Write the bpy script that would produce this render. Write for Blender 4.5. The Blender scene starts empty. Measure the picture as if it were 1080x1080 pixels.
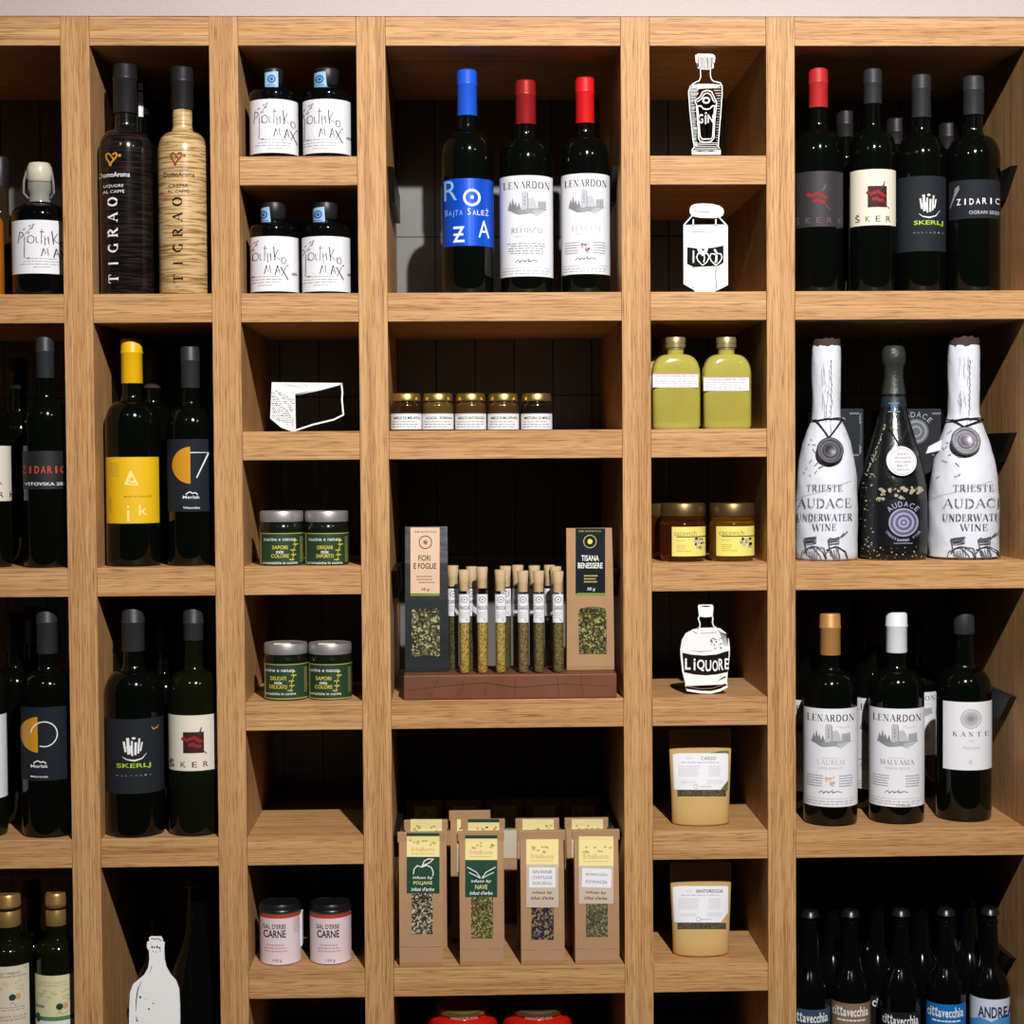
import bpy, bmesh, math, random
from mathutils import Vector, Matrix
random.seed(7)
rad = math.radians
SC = bpy.context.scene
COL = SC.collection

# ---------------------------------------------------------------- camera
FPX, CAMD = 1840.0, 2.3
YAW, PITCH, ROLL = rad(1.7486), rad(1.7853), rad(-0.3886)
_cy, _sy, _cp, _sp, _cr, _sr = math.cos(YAW), math.sin(YAW), math.cos(PITCH), math.sin(PITCH), math.cos(ROLL), math.sin(ROLL)
FW = Vector((_sy * _cp, _cy * _cp, -_sp))
R0 = Vector((_cy, -_sy, 0)); U0 = R0.cross(FW)
RT = _cr * R0 + _sr * U0; UP = -_sr * R0 + _cr * U0
cam = bpy.data.objects.new('camera', bpy.data.cameras.new('camera'))
COL.objects.link(cam)
cam.data.sensor_width = 36; cam.data.sensor_fit = 'HORIZONTAL'; cam.data.lens = 36 * FPX / 1080
cam.data.clip_start = 0.05
mw = Matrix(((RT.x, UP.x, -FW.x, 0), (RT.y, UP.y, -FW.y, -CAMD), (RT.z, UP.z, -FW.z, 0), (0, 0, 0, 1)))
cam.matrix_world = mw
SC.camera = cam

# ---------------------------------------------------------------- world, lamps, exposure
w = bpy.data.worlds.new('room'); SC.world = w; w.use_nodes = True
w.node_tree.nodes['Background'].inputs[0].default_value = (1.0, 0.92, 0.8, 1)
w.node_tree.nodes['Background'].inputs[1].default_value = 0.008
SC.view_settings.view_transform = 'Standard'; SC.view_settings.look = 'None'
SC.view_settings.exposure = 0.0; SC.view_settings.gamma = 1.0
SC.view_settings.use_curve_mapping = False
SC.cycles.diffuse_bounces = 1

def spot(name, loc, target, power, size, blend, radius, col):
    l = bpy.data.lights.new(name, 'SPOT'); l.energy = power; l.spot_size = rad(size); l.spot_blend = blend
    l.shadow_soft_size = radius; l.color = col
    o = bpy.data.objects.new(name, l); COL.objects.link(o); o.location = loc
    o.rotation_euler = (Vector(target) - Vector(loc)).to_track_quat('-Z', 'Y').to_euler()
    return o
spot('ceiling_spot', (0.40, -2.1, 1.33), (0.24, 0, -0.10), 345, 80, 1.0, 0.024, (1.0, 0.965, 0.93))
spot('ceiling_spot', (-0.95, -2.1, 1.33), (-0.1, 0, 0.2), 11, 80, 1.0, 0.022, (1.0, 0.965, 0.93))
spot('ceiling_spot', (1.45, -2.0, 1.33), (0.6, 0, 0.1), 12, 80, 1.0, 0.022, (1.0, 0.965, 0.93))

# ---------------------------------------------------------------- projection helpers (photo pixel + depth -> place)
def at(px, py, Y):
    dv = RT * ((px - 540) / FPX) + UP * ((540 - py) / FPX) + FW
    t = (CAMD + Y) / dv.y
    return dv.x * t, dv.z * t
def scl(Y): return FPX / (CAMD + Y)
BZ = dict(T=.5765, A=.3954, B=.2171, M=.0363, C=-.141, D=-.3202, E=-.4992, F=-.6774, G=-.857)
TH = .0375

# ---------------------------------------------------------------- materials
def lin(c):
    c = c / 255
    return c / 12.92 if c <= .04045 else ((c + .055) / 1.055) ** 2.4
MATS = {}
def M(name, rgb=None, rough=.6, metal=0.0, spec=.5, bump=0, bscale=200, var=0, vscale=60, coat=0, trans=0, ior=1.45):
    if name in MATS: return MATS[name]
    m = bpy.data.materials.new(name); m.use_nodes = True
    nt = m.node_tree; b = nt.nodes['Principled BSDF']
    c = (lin(rgb[0]), lin(rgb[1]), lin(rgb[2]), 1)
    b.inputs['Base Color'].default_value = c
    b.inputs['Roughness'].default_value = rough; b.inputs['Metallic'].default_value = metal
    b.inputs['Specular IOR Level'].default_value = spec
    b.inputs['Coat Weight'].default_value = coat
    b.inputs['Transmission Weight'].default_value = trans; b.inputs['IOR'].default_value = ior
    if var or bump:
        tc = nt.nodes.new('ShaderNodeTexCoord'); n = nt.nodes.new('ShaderNodeTexNoise')
        n.inputs['Scale'].default_value = vscale if var else bscale; n.inputs['Detail'].default_value = 5
        nt.links.new(tc.outputs['Object'], n.inputs['Vector'])
        if var:
            mx = nt.nodes.new('ShaderNodeMix'); mx.data_type = 'RGBA'
            mx.inputs[6].default_value = tuple(v * (1 - var) for v in c[:3]) + (1,)
            mx.inputs[7].default_value = tuple(min(1, v * (1 + var)) for v in c[:3]) + (1,)
            nt.links.new(n.outputs['Fac'], mx.inputs[0]); nt.links.new(mx.outputs[2], b.inputs['Base Color'])
        if bump:
            n2 = nt.nodes.new('ShaderNodeTexNoise'); n2.inputs['Scale'].default_value = bscale; n2.inputs['Detail'].default_value = 4
            nt.links.new(tc.outputs['Object'], n2.inputs['Vector'])
            bp = nt.nodes.new('ShaderNodeBump'); bp.inputs['Strength'].default_value = bump; bp.inputs['Distance'].default_value = .002
            nt.links.new(n2.outputs['Fac'], bp.inputs['Height']); nt.links.new(bp.outputs['Normal'], b.inputs['Normal'])
    MATS[name] = m
    return m

def oak(name, axis, tint=1.0):
    m = bpy.data.materials.new(name); m.use_nodes = True; nt = m.node_tree; N = nt.nodes; L = nt.links
    b = N['Principled BSDF']; b.inputs['Roughness'].default_value = .55; b.inputs['Specular IOR Level'].default_value = .3
    tc = N.new('ShaderNodeTexCoord'); oi = N.new('ShaderNodeObjectInfo')
    off = N.new('ShaderNodeVectorMath'); off.operation = 'ADD'
    mul = N.new('ShaderNodeMath'); mul.operation = 'MULTIPLY'; mul.inputs[1].default_value = 17.0
    L.new(oi.outputs['Random'], mul.inputs[0]); L.new(tc.outputs['Object'], off.inputs[0]); L.new(mul.outputs[0], off.inputs[1])
    def noise(along, across, detail, dist=0.0):
        mp = N.new('ShaderNodeMapping'); s = [across] * 3; s['XYZ'.index(axis)] = along
        mp.inputs['Scale'].default_value = s; L.new(off.outputs[0], mp.inputs['Vector'])
        n = N.new('ShaderNodeTexNoise'); n.inputs['Scale'].default_value = 1; n.inputs['Detail'].default_value = detail
        n.inputs['Distortion'].default_value = dist; L.new(mp.outputs[0], n.inputs['Vector'])
        return n.outputs['Fac']
    def ramp(src, stops):
        r = N.new('ShaderNodeValToRGB'); e = r.color_ramp.elements
        e[0].position, e[0].color = stops[0]; e[1].position, e[1].color = stops[1]
        for s in stops[2:]:
            k = e.new(s[0]); k.color = s[1]
        L.new(src, r.inputs[0]); return r.outputs[0]
    def c(r, g, bl): return (lin(r * tint), lin(g * tint), lin(bl * tint), 1)
    base = ramp(noise(1.8, 115, 4, .12), [(.28, c(190, 140, 90)), (.72, c(217, 171, 119)), (.5, c(206, 158, 106))])
    streak = ramp(noise(6, 900, 3, .05), [(.34, (.52, .44, .36, 1)), (.56, (1, 1, 1, 1))])
    pores = ramp(noise(26, 800, 2), [(.36, (.50, .40, .32, 1)), (.47, (1, 1, 1, 1))])
    m1 = N.new('ShaderNodeMix'); m1.data_type = 'RGBA'; m1.blend_type = 'MULTIPLY'; m1.inputs[0].default_value = .62
    L.new(base, m1.inputs[6]); L.new(streak, m1.inputs[7])
    m2 = N.new('ShaderNodeMix'); m2.data_type = 'RGBA'; m2.blend_type = 'MULTIPLY'; m2.inputs[0].default_value = .75
    L.new(m1.outputs[2], m2.inputs[6]); L.new(pores, m2.inputs[7])
    L.new(m2.outputs[2], b.inputs['Base Color'])
    bp = N.new('ShaderNodeBump'); bp.inputs['Strength'].default_value = .12; bp.inputs['Distance'].default_value = .001
    L.new(streak, bp.inputs['Height']); L.new(bp.outputs['Normal'], b.inputs['Normal'])
    MATS[name] = m
    return m
OAKX = oak('oak_grain_across', 'X'); OAKZ = oak('oak_grain_upright', 'Z')

def tile_mat():
    m = bpy.data.materials.new('dark_tile'); m.use_nodes = True; nt = m.node_tree; N = nt.nodes; L = nt.links
    b = N['Principled BSDF']; b.inputs['Roughness'].default_value = .45
    tc = N.new('ShaderNodeTexCoord'); sp = N.new('ShaderNodeSeparateXYZ'); cb = N.new('ShaderNodeCombineXYZ')
    L.new(tc.outputs['Object'], sp.inputs[0]); L.new(sp.outputs['X'], cb.inputs['X']); L.new(sp.outputs['Z'], cb.inputs['Y'])
    mp = N.new('ShaderNodeMapping'); mp.inputs['Location'].default_value = (.0325, .146, 0); L.new(cb.outputs[0], mp.inputs['Vector'])
    br = N.new('ShaderNodeTexBrick'); br.offset = 0; br.squash = 1
    br.inputs['Color1'].default_value = (.150, .145, .135, 1); br.inputs['Color2'].default_value = (.135, .13, .12, 1)
    br.inputs['Mortar'].default_value = (.008, .007, .006, 1)
    br.inputs['Scale'].default_value = 1; br.inputs['Mortar Size'].default_value = .0013; br.inputs['Mortar Smooth'].default_value = .1
    br.inputs['Brick Width'].default_value = .059; br.inputs['Row Height'].default_value = .24
    L.new(mp.outputs[0], br.inputs['Vector']); L.new(br.outputs['Color'], b.inputs['Base Color'])
    return m

def clear_glass(name, tint=(1, 1, 1), gl=.12):
    if name in MATS: return MATS[name]
    m = bpy.data.materials.new(name); m.use_nodes = True; nt = m.node_tree; N = nt.nodes; L = nt.links
    N.remove(N['Principled BSDF'])
    t = N.new('ShaderNodeBsdfTransparent'); t.inputs[0].default_value = (*tint, 1)
    g = N.new('ShaderNodeBsdfGlossy'); g.inputs['Roughness'].default_value = .04
    lw = N.new('ShaderNodeLayerWeight'); lw.inputs[0].default_value = .12
    mx = N.new('ShaderNodeMixShader'); L.new(lw.outputs['Facing'], mx.inputs[0]); L.new(t.outputs[0], mx.inputs[1]); L.new(g.outputs[0], mx.inputs[2])
    L.new(mx.outputs[0], N['Material Output'].inputs['Surface'])
    MATS[name] = m
    return m

def herb(name, cols, scale, rough=.8):
    """loose dried leaves / seeds: voronoi flakes of several colours"""
    if name in MATS: return MATS[name]
    m = bpy.data.materials.new(name); m.use_nodes = True; nt = m.node_tree; N = nt.nodes; L = nt.links
    b = N['Principled BSDF']; b.inputs['Roughness'].default_value = rough
    tc = N.new('ShaderNodeTexCoord'); n = N.new('ShaderNodeTexNoise'); n.inputs['Scale'].default_value = scale * .5
    L.new(tc.outputs['Object'], n.inputs['Vector'])
    md = N.new('ShaderNodeVectorMath'); md.operation = 'MULTIPLY_ADD'; md.inputs[1].default_value = (2.2 / scale,) * 3
    L.new(n.outputs['Color'], md.inputs[0]); L.new(tc.outputs['Object'], md.inputs[2])
    v = N.new('ShaderNodeTexVoronoi'); v.inputs['Scale'].default_value = scale; L.new(md.outputs[0], v.inputs['Vector'])
    sp = N.new('ShaderNodeSeparateColor'); L.new(v.outputs['Color'], sp.inputs[0])
    r = N.new('ShaderNodeValToRGB'); r.color_ramp.interpolation = 'CONSTANT'; e = r.color_ramp.elements
    for i, c in enumerate(cols):
        k = e[i] if i < 2 else e.new(i / len(cols))
        k.position = i / len(cols); k.color = (lin(c[0]), lin(c[1]), lin(c[2]), 1)
    L.new(sp.outputs[0], r.inputs[0]); L.new(r.outputs[0], b.inputs['Base Color'])
    bp = N.new('ShaderNodeBump'); bp.inputs['Strength'].default_value = .6; bp.inputs['Distance'].default_value = .12 / scale
    L.new(v.outputs['Distance'], bp.inputs['Height']); L.new(bp.outputs['Normal'], b.inputs['Normal'])
    MATS[name] = m
    return m

GLASS = M('dark_bottle_glass', (7, 10, 7), .07, spec=.5)
GREENGLASS = M('dark_green_bottle_glass', (17, 20, 9), .07, spec=.5)
BLACKGLASS = M('black_bottle_glass', (7, 8, 8), .08, spec=.5)
PAPER = M('white_label_paper', (238, 238, 243), .7, spec=.2)
CREAM = M('cream_label_paper', (234, 226, 208), .7, spec=.2)
CARBON = M('charcoal_label_paper', (36, 40, 46), .7, spec=.15)
INK = M('black_ink', (22, 22, 24), .7, spec=.2)
GREY = M('grey_ink', (146, 146, 152), .7, spec=.2)
LGREY = M('light_grey_ink', (190, 190, 196), .7, spec=.2)
WINK = M('white_ink', (240, 240, 240), .7, spec=.2)
LIME = M('lime_ink', (178, 214, 60), .7)
ORANGE = M('orange_foil', (214, 150, 40), .35, spec=.6)
REDINK = M('scarlet_ink', (214, 64, 36), .7)
WINE = M('wine_red_ink', (150, 26, 34), .7)
MAROON = M('maroon_ink', (60, 14, 16), .7)
BLACKCAP = M('black_capsule', (34, 33, 34), .38, spec=.5, bump=.15, bscale=700)
GREYCAP = M('dark_grey_capsule', (54, 56, 59), .46, metal=.3, bump=.15, bscale=500)
KRAFT = M('kraft_paper', (178, 140, 104), .75, spec=.2, var=.10, vscale=300)
KRAFTY = M('tan_kraft_paper', (204, 168, 108), .75, spec=.2, var=.08, vscale=260)
KRAFTB = M('shiny_black_pouch', (38, 42, 44), .4, spec=.5, bump=.25, bscale=90)
YELLOWP = M('pale_yellow_card', (242, 226, 160), .7, spec=.2)
YELINK = M('ochre_ink', (206, 170, 70), .7)
GREENCARD = M('forest_green_card', (34, 72, 54), .7, spec=.2)
SILVER = M('brushed_silver_lid', (176, 170, 174), .42, metal=.6)
GOLD = M('gold_lid', (186, 160, 88), .3, metal=.85)
CORK = M('cork', (206, 178, 138), .85, var=.12, vscale=400)
GLASSCLEAR = clear_glass('clear_glass')

# ---------------------------------------------------------------- mesh helpers
def link_mesh(name, bm, mats, parent=None, loc=(0, 0, 0), smooth=None):
    me = bpy.data.meshes.new(name); bm.to_mesh(me); bm.free()
    for m in (mats if isinstance(mats, (list, tuple)) else [mats]): me.materials.append(m)
    if smooth is not None:
        for p in me.polygons: p.use_smooth = True
        me.set_sharp_from_angle(angle=rad(smooth))
    o = bpy.data.objects.new(name, me); COL.objects.link(o)
    if parent is not None: o.parent = parent
    o.location = loc
    return o

def lathe(bm, prof, seg=44, c=(0, 0, 0), mi=0):
    rings = []
    for r, z in prof:
        if r < 1e-6: rings.append([bm.verts.new((c[0], c[1], c[2] + z))])
        else: rings.append([bm.verts.new((c[0] + r * math.sin(2 * math.pi * k / seg), c[1] - r * math.cos(2 * math.pi * k / seg), c[2] + z)) for k in range(seg)])
    for a, b in zip(rings, rings[1:]):
        for k in range(seg):
            j = (k + 1) % seg
            q = [a[k % len(a)], a[j % len(a)], b[j % len(b)], b[k % len(b)]]
            u = []
            for v in q:
                if v not in u: u.append(v)
            if len(u) > 2:
                f = bm.faces.new(u); f.material_index = mi
    return bm

def box(bm, x0, x1, y0, y1, z0, z1, bev=0, mi=0):
    vs = [bm.verts.new((x, y, z)) for x in (x0, x1) for y in (y0, y1) for z in (z0, z1)]
    fs = []
    for q in ((0, 1, 3, 2), (4, 6, 7, 5), (0, 4, 5, 1), (2, 3, 7, 6), (0, 2, 6, 4), (1, 5, 7, 3)):
        f = bm.faces.new([vs[i] for i in q]); f.material_index = mi; fs.append(f)
    if bev:
        es = list({e for f in fs for e in f.edges})
        bmesh.ops.bevel(bm, geom=es, offset=bev, segments=2, affect='EDGES', profile=.6)
    return bm

def loft(bm, loops, cap0=True, cap1=True, mi=0):
    R = [[bm.verts.new(p) for p in lp] for lp in loops]
    n = len(R[0])
    for a, b in zip(R, R[1:]):
        for k in range(n):
            f = bm.faces.new((a[k], a[(k + 1) % n], b[(k + 1) % n], b[k])); f.material_index = mi
    if cap0: bm.faces.new(list(reversed(R[0]))).material_index = mi
    if cap1: bm.faces.new(R[-1]).material_index = mi
    return bm

def sell(a, b, n, z, ox=0, oy=0, seg=48):
    out = []
    for k in range(seg):
        t = 2 * math.pi * k / seg - math.pi / 2
        c, s = math.cos(t), math.sin(t)
        out.append((ox + a * math.copysign(abs(c) ** (2 / n), c), oy + b * math.copysign(abs(s) ** (2 / n), s), z))
    return out

def tube(bm, pts, r, seg=6, mi=0):
    loops = []
    for i, p in enumerate(pts):
        p = Vector(p); a = Vector(pts[max(0, i - 1)]); b = Vector(pts[min(len(pts) - 1, i + 1)])
        d = (b - a).normalized(); u = d.orthogonal().normalized() if i == 0 else (u - d * u.dot(d)).normalized(); v = d.cross(u)
        loops.append([p + r * (u * math.cos(2 * math.pi * k / seg) + v * math.sin(2 * math.pi * k / seg)) for k in range(seg)])
    return loft(bm, loops, mi=mi)

def thing(name, label, cat, loc, group=None):
    o = bpy.data.objects.new(name, None); COL.objects.link(o); o.location = loc
    o.empty_display_size = .02
    o['label'] = label; o['category'] = cat
    if group: o['group'] = group
    return o

# ---------------------------------------------------------------- printed art on labels
TXT = {}
def text2d(s, bold=0.0):
    k = (s, bold)
    if k not in TXT:
        cu = bpy.data.curves.new('t', 'FONT'); cu.body = s; cu.resolution_u = 3; cu.offset = bold
        o = bpy.data.objects.new('t', cu); COL.objects.link(o)
        dg = bpy.context.evaluated_depsgraph_get()
        me = bpy.data.meshes.new_from_object(o.evaluated_get(dg))
        V = [(v.co.x, v.co.y) for v in me.vertices]; F = [tuple(p.vertices) for p in me.polygons]
        bpy.data.objects.remove(o); bpy.data.curves.remove(cu); bpy.data.meshes.remove(me)
        x0 = min(v[0] for v in V); x1 = max(v[0] for v in V); y0 = min(v[1] for v in V); y1 = max(v[1] for v in V)
        TXT[k] = ([((x - x0) / (x1 - x0), (y - y0) / (y1 - y0)) for x, y in V], F, (x1 - x0) / (y1 - y0))
    return TXT[k]

def arcp(cx, cy, rx, ry, a0, a1, n=12):
    return [(cx + rx * math.cos(rad(a0 + (a1 - a0) * i / n)), cy + ry * math.sin(rad(a0 + (a1 - a0) * i / n))) for i in range(n + 1)]
# roman capitals as thick (T) and thin (t) strokes plus serifs, in a unit-high cell
SG = {
 'A': (.82, [('t', [(.08, 0), (.41, 1)]), ('T', [(.74, 0), (.41, 1)]), ('t', [(.2, .36), (.62, .36)])], [(.08, 0), (.74, 0)]),
 'B': (.66, [('T', [(.15, 0), (.15, 1)]), ('t', [(.15, .97), (.35, .97)]), ('T', arcp(.34, .76, .2, .21, 90, -90)), ('T', arcp(.36, .27, .24, .25, 90, -90)), ('t', [(.15, .03), (.36, .03)]), ('t', [(.15, .54), (.36, .54)])], [(.15, 0), (.15, 1)]),
 'C': (.78, [('T', arcp(.44, .5, .34, .47, 60, 180)), ('T', arcp(.44, .5, .34, .47, 180, 215)), ('t', arcp(.44, .5, .34, .47, 215, 318)), ('t', [(.68, .68), (.68, .98)])], []),
 'D': (.8, [('T', [(.15, 0), (.15, 1)]), ('t', [(.15, .97), (.34, .97)]), ('t', [(.15, .03), (.34, .03)]), ('T', arcp(.34, .5, .36, .47, 90, -90))], [(.15, 0), (.15, 1)]),
 'E': (.64, [('T', [(.15, 0), (.15, 1)]), ('t', [(.05, .03), (.58, .03)]), ('t', [(.58, 0), (.58, .24)]), ('t', [(.05, .97), (.54, .97)]), ('t', [(.54, 1), (.54, .78)]), ('t', [(.15, .52), (.42, .52)]), ('t', [(.42, .42), (.42, .62)])], []),
 'F': (.6, [('T', [(.15, 0), (.15, 1)]), ('t', [(.05, .97), (.54, .97)]), ('t', [(.54, 1), (.54, .78)]), ('t', [(.15, .52), (.42, .52)]), ('t', [(.42, .42), (.42, .62)])], [(.15, 0)]),
 'G': (.82, [('T', arcp(.44, .5, .34, .47, 60, 215)), ('t', arcp(.44, .5, .34, .47, 215, 310)), ('t', [(.68, .72), (.68, .98)]), ('T', [(.68, .1), (.68, .42)])], [(.68, .42)]),
 'I': (.36, [('T', [(.18, 0), (.18, 1)])], [(.18, 0), (.18, 1)]),
 'K': (.76, [('T', [(.15, 0), (.15, 1)]), ('t', [(.15, .4), (.62, 1)]), ('T', [(.3, .58), (.66, 0)])], [(.15, 0), (.15, 1), (.62, 1), (.66, 0)]),
 'L': (.62, [('T', [(.15, 0), (.15, 1)]), ('t', [(.05, .03), (.56, .03)]), ('t', [(.56, 0), (.56, .28)])], [(.15, 1)]),
 'M': (.96, [('t', [(.12, 0), (.14, 1)]), ('T', [(.16, 1), (.47, .08)]), ('t', [(.47, .08), (.8, 1)]), ('T', [(.82, 0), (.82, 1)])], [(.12, 0), (.12, 1), (.82, 0), (.84, 1)]),
 'N': (.82, [('t', [(.14, 0), (.14, 1)]), ('T', [(.16, .98), (.66, .02)]), ('t', [(.68, 0), (.68, 1)])], [(.14, 0), (.1, 1), (.68, 1)]),
 'O': (.84, [('T', arcp(.42, .5, .33, .47, 110, 250)), ('T', arcp(.42, .5, .33, .47, -70, 70)), ('t', arcp(.42, .5, .33, .47, 70, 110)), ('t', arcp(.42, .5, .33, .47, 250, 290))], []),
 'P': (.64, [('T', [(.15, 0), (.15, 1)]), ('t', [(.15, .97), (.34, .97)]), ('T', arcp(.34, .74, .22, .23, 90, -90)), ('t', [(.15, .51), (.34, .51)])], [(.15, 0), (.15, 1)]),
 'R': (.74, [('T', [(.15, 0), (.15, 1)]), ('t', [(.15, .97), (.34, .97)]), ('T', arcp(.34, .75, .22, .22, 90, -90)), ('t', [(.15, .52), (.34, .52)]), ('T', [(.34, .52), (.64, .0)])], [(.15, 0), (.15, 1), (.66, 0)]),
 'S': (.58, [('t', arcp(.3, .74, .2, .23, 20, 110)), ('T', arcp(.3, .74, .2, .23, 110, 230) + [(.3, .52)] + arcp(.28, .26, .21, .23, 60, -70)), ('t', arcp(.28, .26, .21, .23, -70, -160)), ('t', [(.5, .74), (.5, .96)]), ('t', [(.07, .04), (.07, .28)])], []),
 'T': (.7, [('T', [(.35, 0), (.35, 1)]), ('t', [(.05, .97), (.65, .97)]), ('t', [(.05, .76), (.05, 1)]), ('t', [(.65, .76), (.65, 1)])], [(.35, 0)]),
 'U': (.8, [('T', [(.15, 1), (.15, .32)] + arcp(.4, .3, .25, .27, 180, 270)), ('t', arcp(.4, .3, .25, .27, 270, 360) + [(.65, 1)])], [(.15, 1), (.65, 1)]),
 'V': (.78, [('T', [(.08, 1), (.39, 0)]), ('t', [(.39, 0), (.7, 1)])], [(.08, 1), (.7, 1)]),
 'W': (1.1, [('T', [(.08, 1), (.34, 0)]), ('t', [(.34, 0), (.56, .9)]), ('T', [(.54, 1), (.78, 0)]), ('t', [(.78, 0), (1.02, 1)])], [(.08, 1), (.56, 1), (1.02, 1)]),
 'X': (.78, [('T', [(.1, 1), (.68, 0)]), ('t', [(.1, 0), (.68, 1)])], [(.1, 0), (.68, 0), (.1, 1), (.68, 1)]),
 'Y': (.74, [('T', [(.08, 1), (.37, .46)]), ('t', [(.37, .46), (.66, 1)]), ('T', [(.37, 0), (.37, .46)])], [(.37, 0), (.08, 1), (.66, 1)]),
 'Z': (.66, [('t', [(.08, .97), (.58, .97)]), ('T', [(.56, .96), (.1, .04)]), ('t', [(.08, .03), (.6, .03)]), ('t', [(.08, .76), (.08, 1)]), ('t', [(.6, 0), (.6, .24)])], []),
 ' ': (.4, [], []),
}

class Art:
    """flat drawing in photo-frame units, mapped onto a surface by `fn(x, y, lift)`"""
    def __init__(s, fn, cutx=(), cuty=(), tf=(0, 0, 1)):
        s.fn, s.cutx, s.cuty, s.tf = fn, cutx, cuty, tf
        s.bm = bmesh.new(); s.mats = []; s.rot = None
    def _mi(s, m):
        if m not in s.mats: s.mats.append(m)
        return s.mats.index(m)
    def P(s, x, y):
        if s.rot:
            cx, cy, a = s.rot; dx, dy = x - cx, y - cy
            x, y = cx + dx * math.cos(a) - dy * math.sin(a), cy + dx * math.sin(a) + dy * math.cos(a)
        return s.tf[0] + x / s.tf[2], s.tf[1] + y / s.tf[2]
    def _add(s, V, F, m, z):
        mi = s._mi(m)
        vs = [s.bm.verts.new((*s.P(x, y), z)) for x, y in V]
        for f in F:
            try: s.bm.faces.new([vs[i] for i in f]).material_index = mi
            except ValueError: pass
    def poly(s, pts, m, z=1):
        n = len(pts)
        if n > 4:
            from mathutils.geometry import tessellate_polygon
            F = tessellate_polygon([[Vector((x, y, 0)) for x, y in pts]])
        else: F = [tuple(range(n))]
        s._add(pts, F, m, z)
    def rect(s, x0, y0, x1, y1, m, z=1): s.poly([(x0, y0), (x1, y0), (x1, y1), (x0, y1)], m, z)
    def ell(s, cx, cy, rx, ry, m, z=1, n=24): s.poly([(cx + rx * math.cos(2 * math.pi * k / n), cy + ry * math.sin(2 * math.pi * k / n)) for k in range(n)], m, z)
    def ring(s, cx, cy, r, w, m, z=1, a0=0, a1=360, ry=None, n=28):
        ry = ry or r; V = []; F = []
        for k in range(n + 1):
            a = rad(a0 + (a1 - a0) * k / n)
            V += [(cx + (r - w / 2) * math.cos(a), cy + (ry - w / 2) * math.sin(a)), (cx + (r + w / 2) * math.cos(a), cy + (ry + w / 2) * math.sin(a))]
        for k in range(n): F.append((2 * k, 2 * k + 1, 2 * k + 3, 2 * k + 2))
        s._add(V, F, m, z)
    def stroke(s, pts, w, m, z=1, taper=False):
        n = len(pts)
        if n < 2: return
        V = []; F = []
        for i in range(n):
            a = Vector(pts[max(0, i - 1)]); b = Vector(pts[min(n - 1, i + 1)]); d = b - a
            if d.length < 1e-9: d = Vector((1, 0))
            d.normalize(); nn = Vector((-d.y, d.x)) * w / 2
            if 0 < i < n - 1:
                d1 = (Vector(pts[i]) - a).normalized(); c = max(.5, abs(d1.dot(d))); nn = nn / c
            if taper: nn = nn * (1 - abs(2 * i / (n - 1) - 1) * .8)
            p = Vector(pts[i]); V += [tuple(p + nn), tuple(p - nn)]
        for i in range(n - 1): F.append((2 * i, 2 * i + 1, 2 * i + 3, 2 * i + 2))
        s._add(V, F, m, z)
    def text(s, t, cx, cy, w_, h, m, z=1, bold=0.0, rot=0, skew=0):
        V, F, _ = text2d(t, bold); a = rad(rot)
        out = []
        for x, y in V:
            px, py = (x - .5) * w_ + skew * (y - .5) * h, (.5 - y) * h
            out.append((cx + px * math.cos(a) - py * math.sin(a), cy + px * math.sin(a) + py * math.cos(a)))
        s._add(out, F, m, z)
    def roman(s, t, cx, cy, w_, h, m, z=1, T=.15, th=.05, gap=.1, rot=0, serif=.13, gapless=None):
        tot = sum(SG[c][0] for c in t) + gap * (len(t) - 1); k = w_ / tot; x = -w_ / 2; a = rad(rot)
        def q(px, py):
            X, Y = x + px * k, (.5 - py) * h
            return cx + X * math.cos(a) - Y * math.sin(a), cy + X * math.sin(a) + Y * math.cos(a)
        for c in t:
            g = SG[c]
            for kind, pts in g[1]: s.stroke([q(*p) for p in pts], (T if kind == 'T' else th) * min(h, k * 1.1), m, z)
            for (sx, sy) in g[2]:
                yy = .025 if sy < .5 else (.975 if sy > .9 else sy)
                s.stroke([q(sx - serif, yy), q(sx + serif, yy)], th * h, m, z)
            x += (g[0] + gap) * k
    def arctext(s, t, cx, cy, r, a0, a1, h, m, z=1, flip=1, bold=.01, cw=.8):
        n = len(t)
        for i, c in enumerate(t):
            if c == ' ': continue
            a = a0 + (a1 - a0) * (i / (n - 1) if n > 1 else .5)
            x, y = cx + r * math.sin(rad(a)), cy - flip * r * math.cos(rad(a))
            asp = text2d(c, bold)[2]
            s.text(c, x, y, min(h * cw, h * asp), h, m, z, bold, rot=a * flip)
    def small(s, x0, y0, x1, n, dy, h, m, z=1, seed=1, centre=False):
        rd = random.Random(seed)
        for i in range(n):
            y = y0 + i * dy; x = x0 + (rd.random() * .12 * (x1 - x0) if centre else 0); xe = x1 - rd.random() * (x1 - x0) * .16
            while x < xe:
                l = (x1 - x0) * rd.uniform(.05, .16)
                s.rect(x, y - h / 2, min(x + l, xe), y + h / 2, m, z); x += l + (x1 - x0) * .025
    def build(s, name, parent, thick=0, lift=1.5e-4, e0=1.5e-4):
        bm = s.bm
        for no, cuts in (((1, 0, 0), s.cutx), ((0, 1, 0), s.cuty)):
            for c in cuts:
                bmesh.ops.bisect_plane(bm, geom=bm.verts[:] + bm.edges[:] + bm.faces[:], plane_co=(c * no[0], c * no[1], 0), plane_no=no, dist=1e-6)
        o = Vector(parent.location) if parent else Vector((0, 0, 0))
        if parent and parent.parent: o = o + Vector(parent.parent.location)
        for v in bm.verts:
            v.co = Vector(s.fn(v.co.x, v.co.y, e0 + lift * v.co.z)) - o
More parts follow.
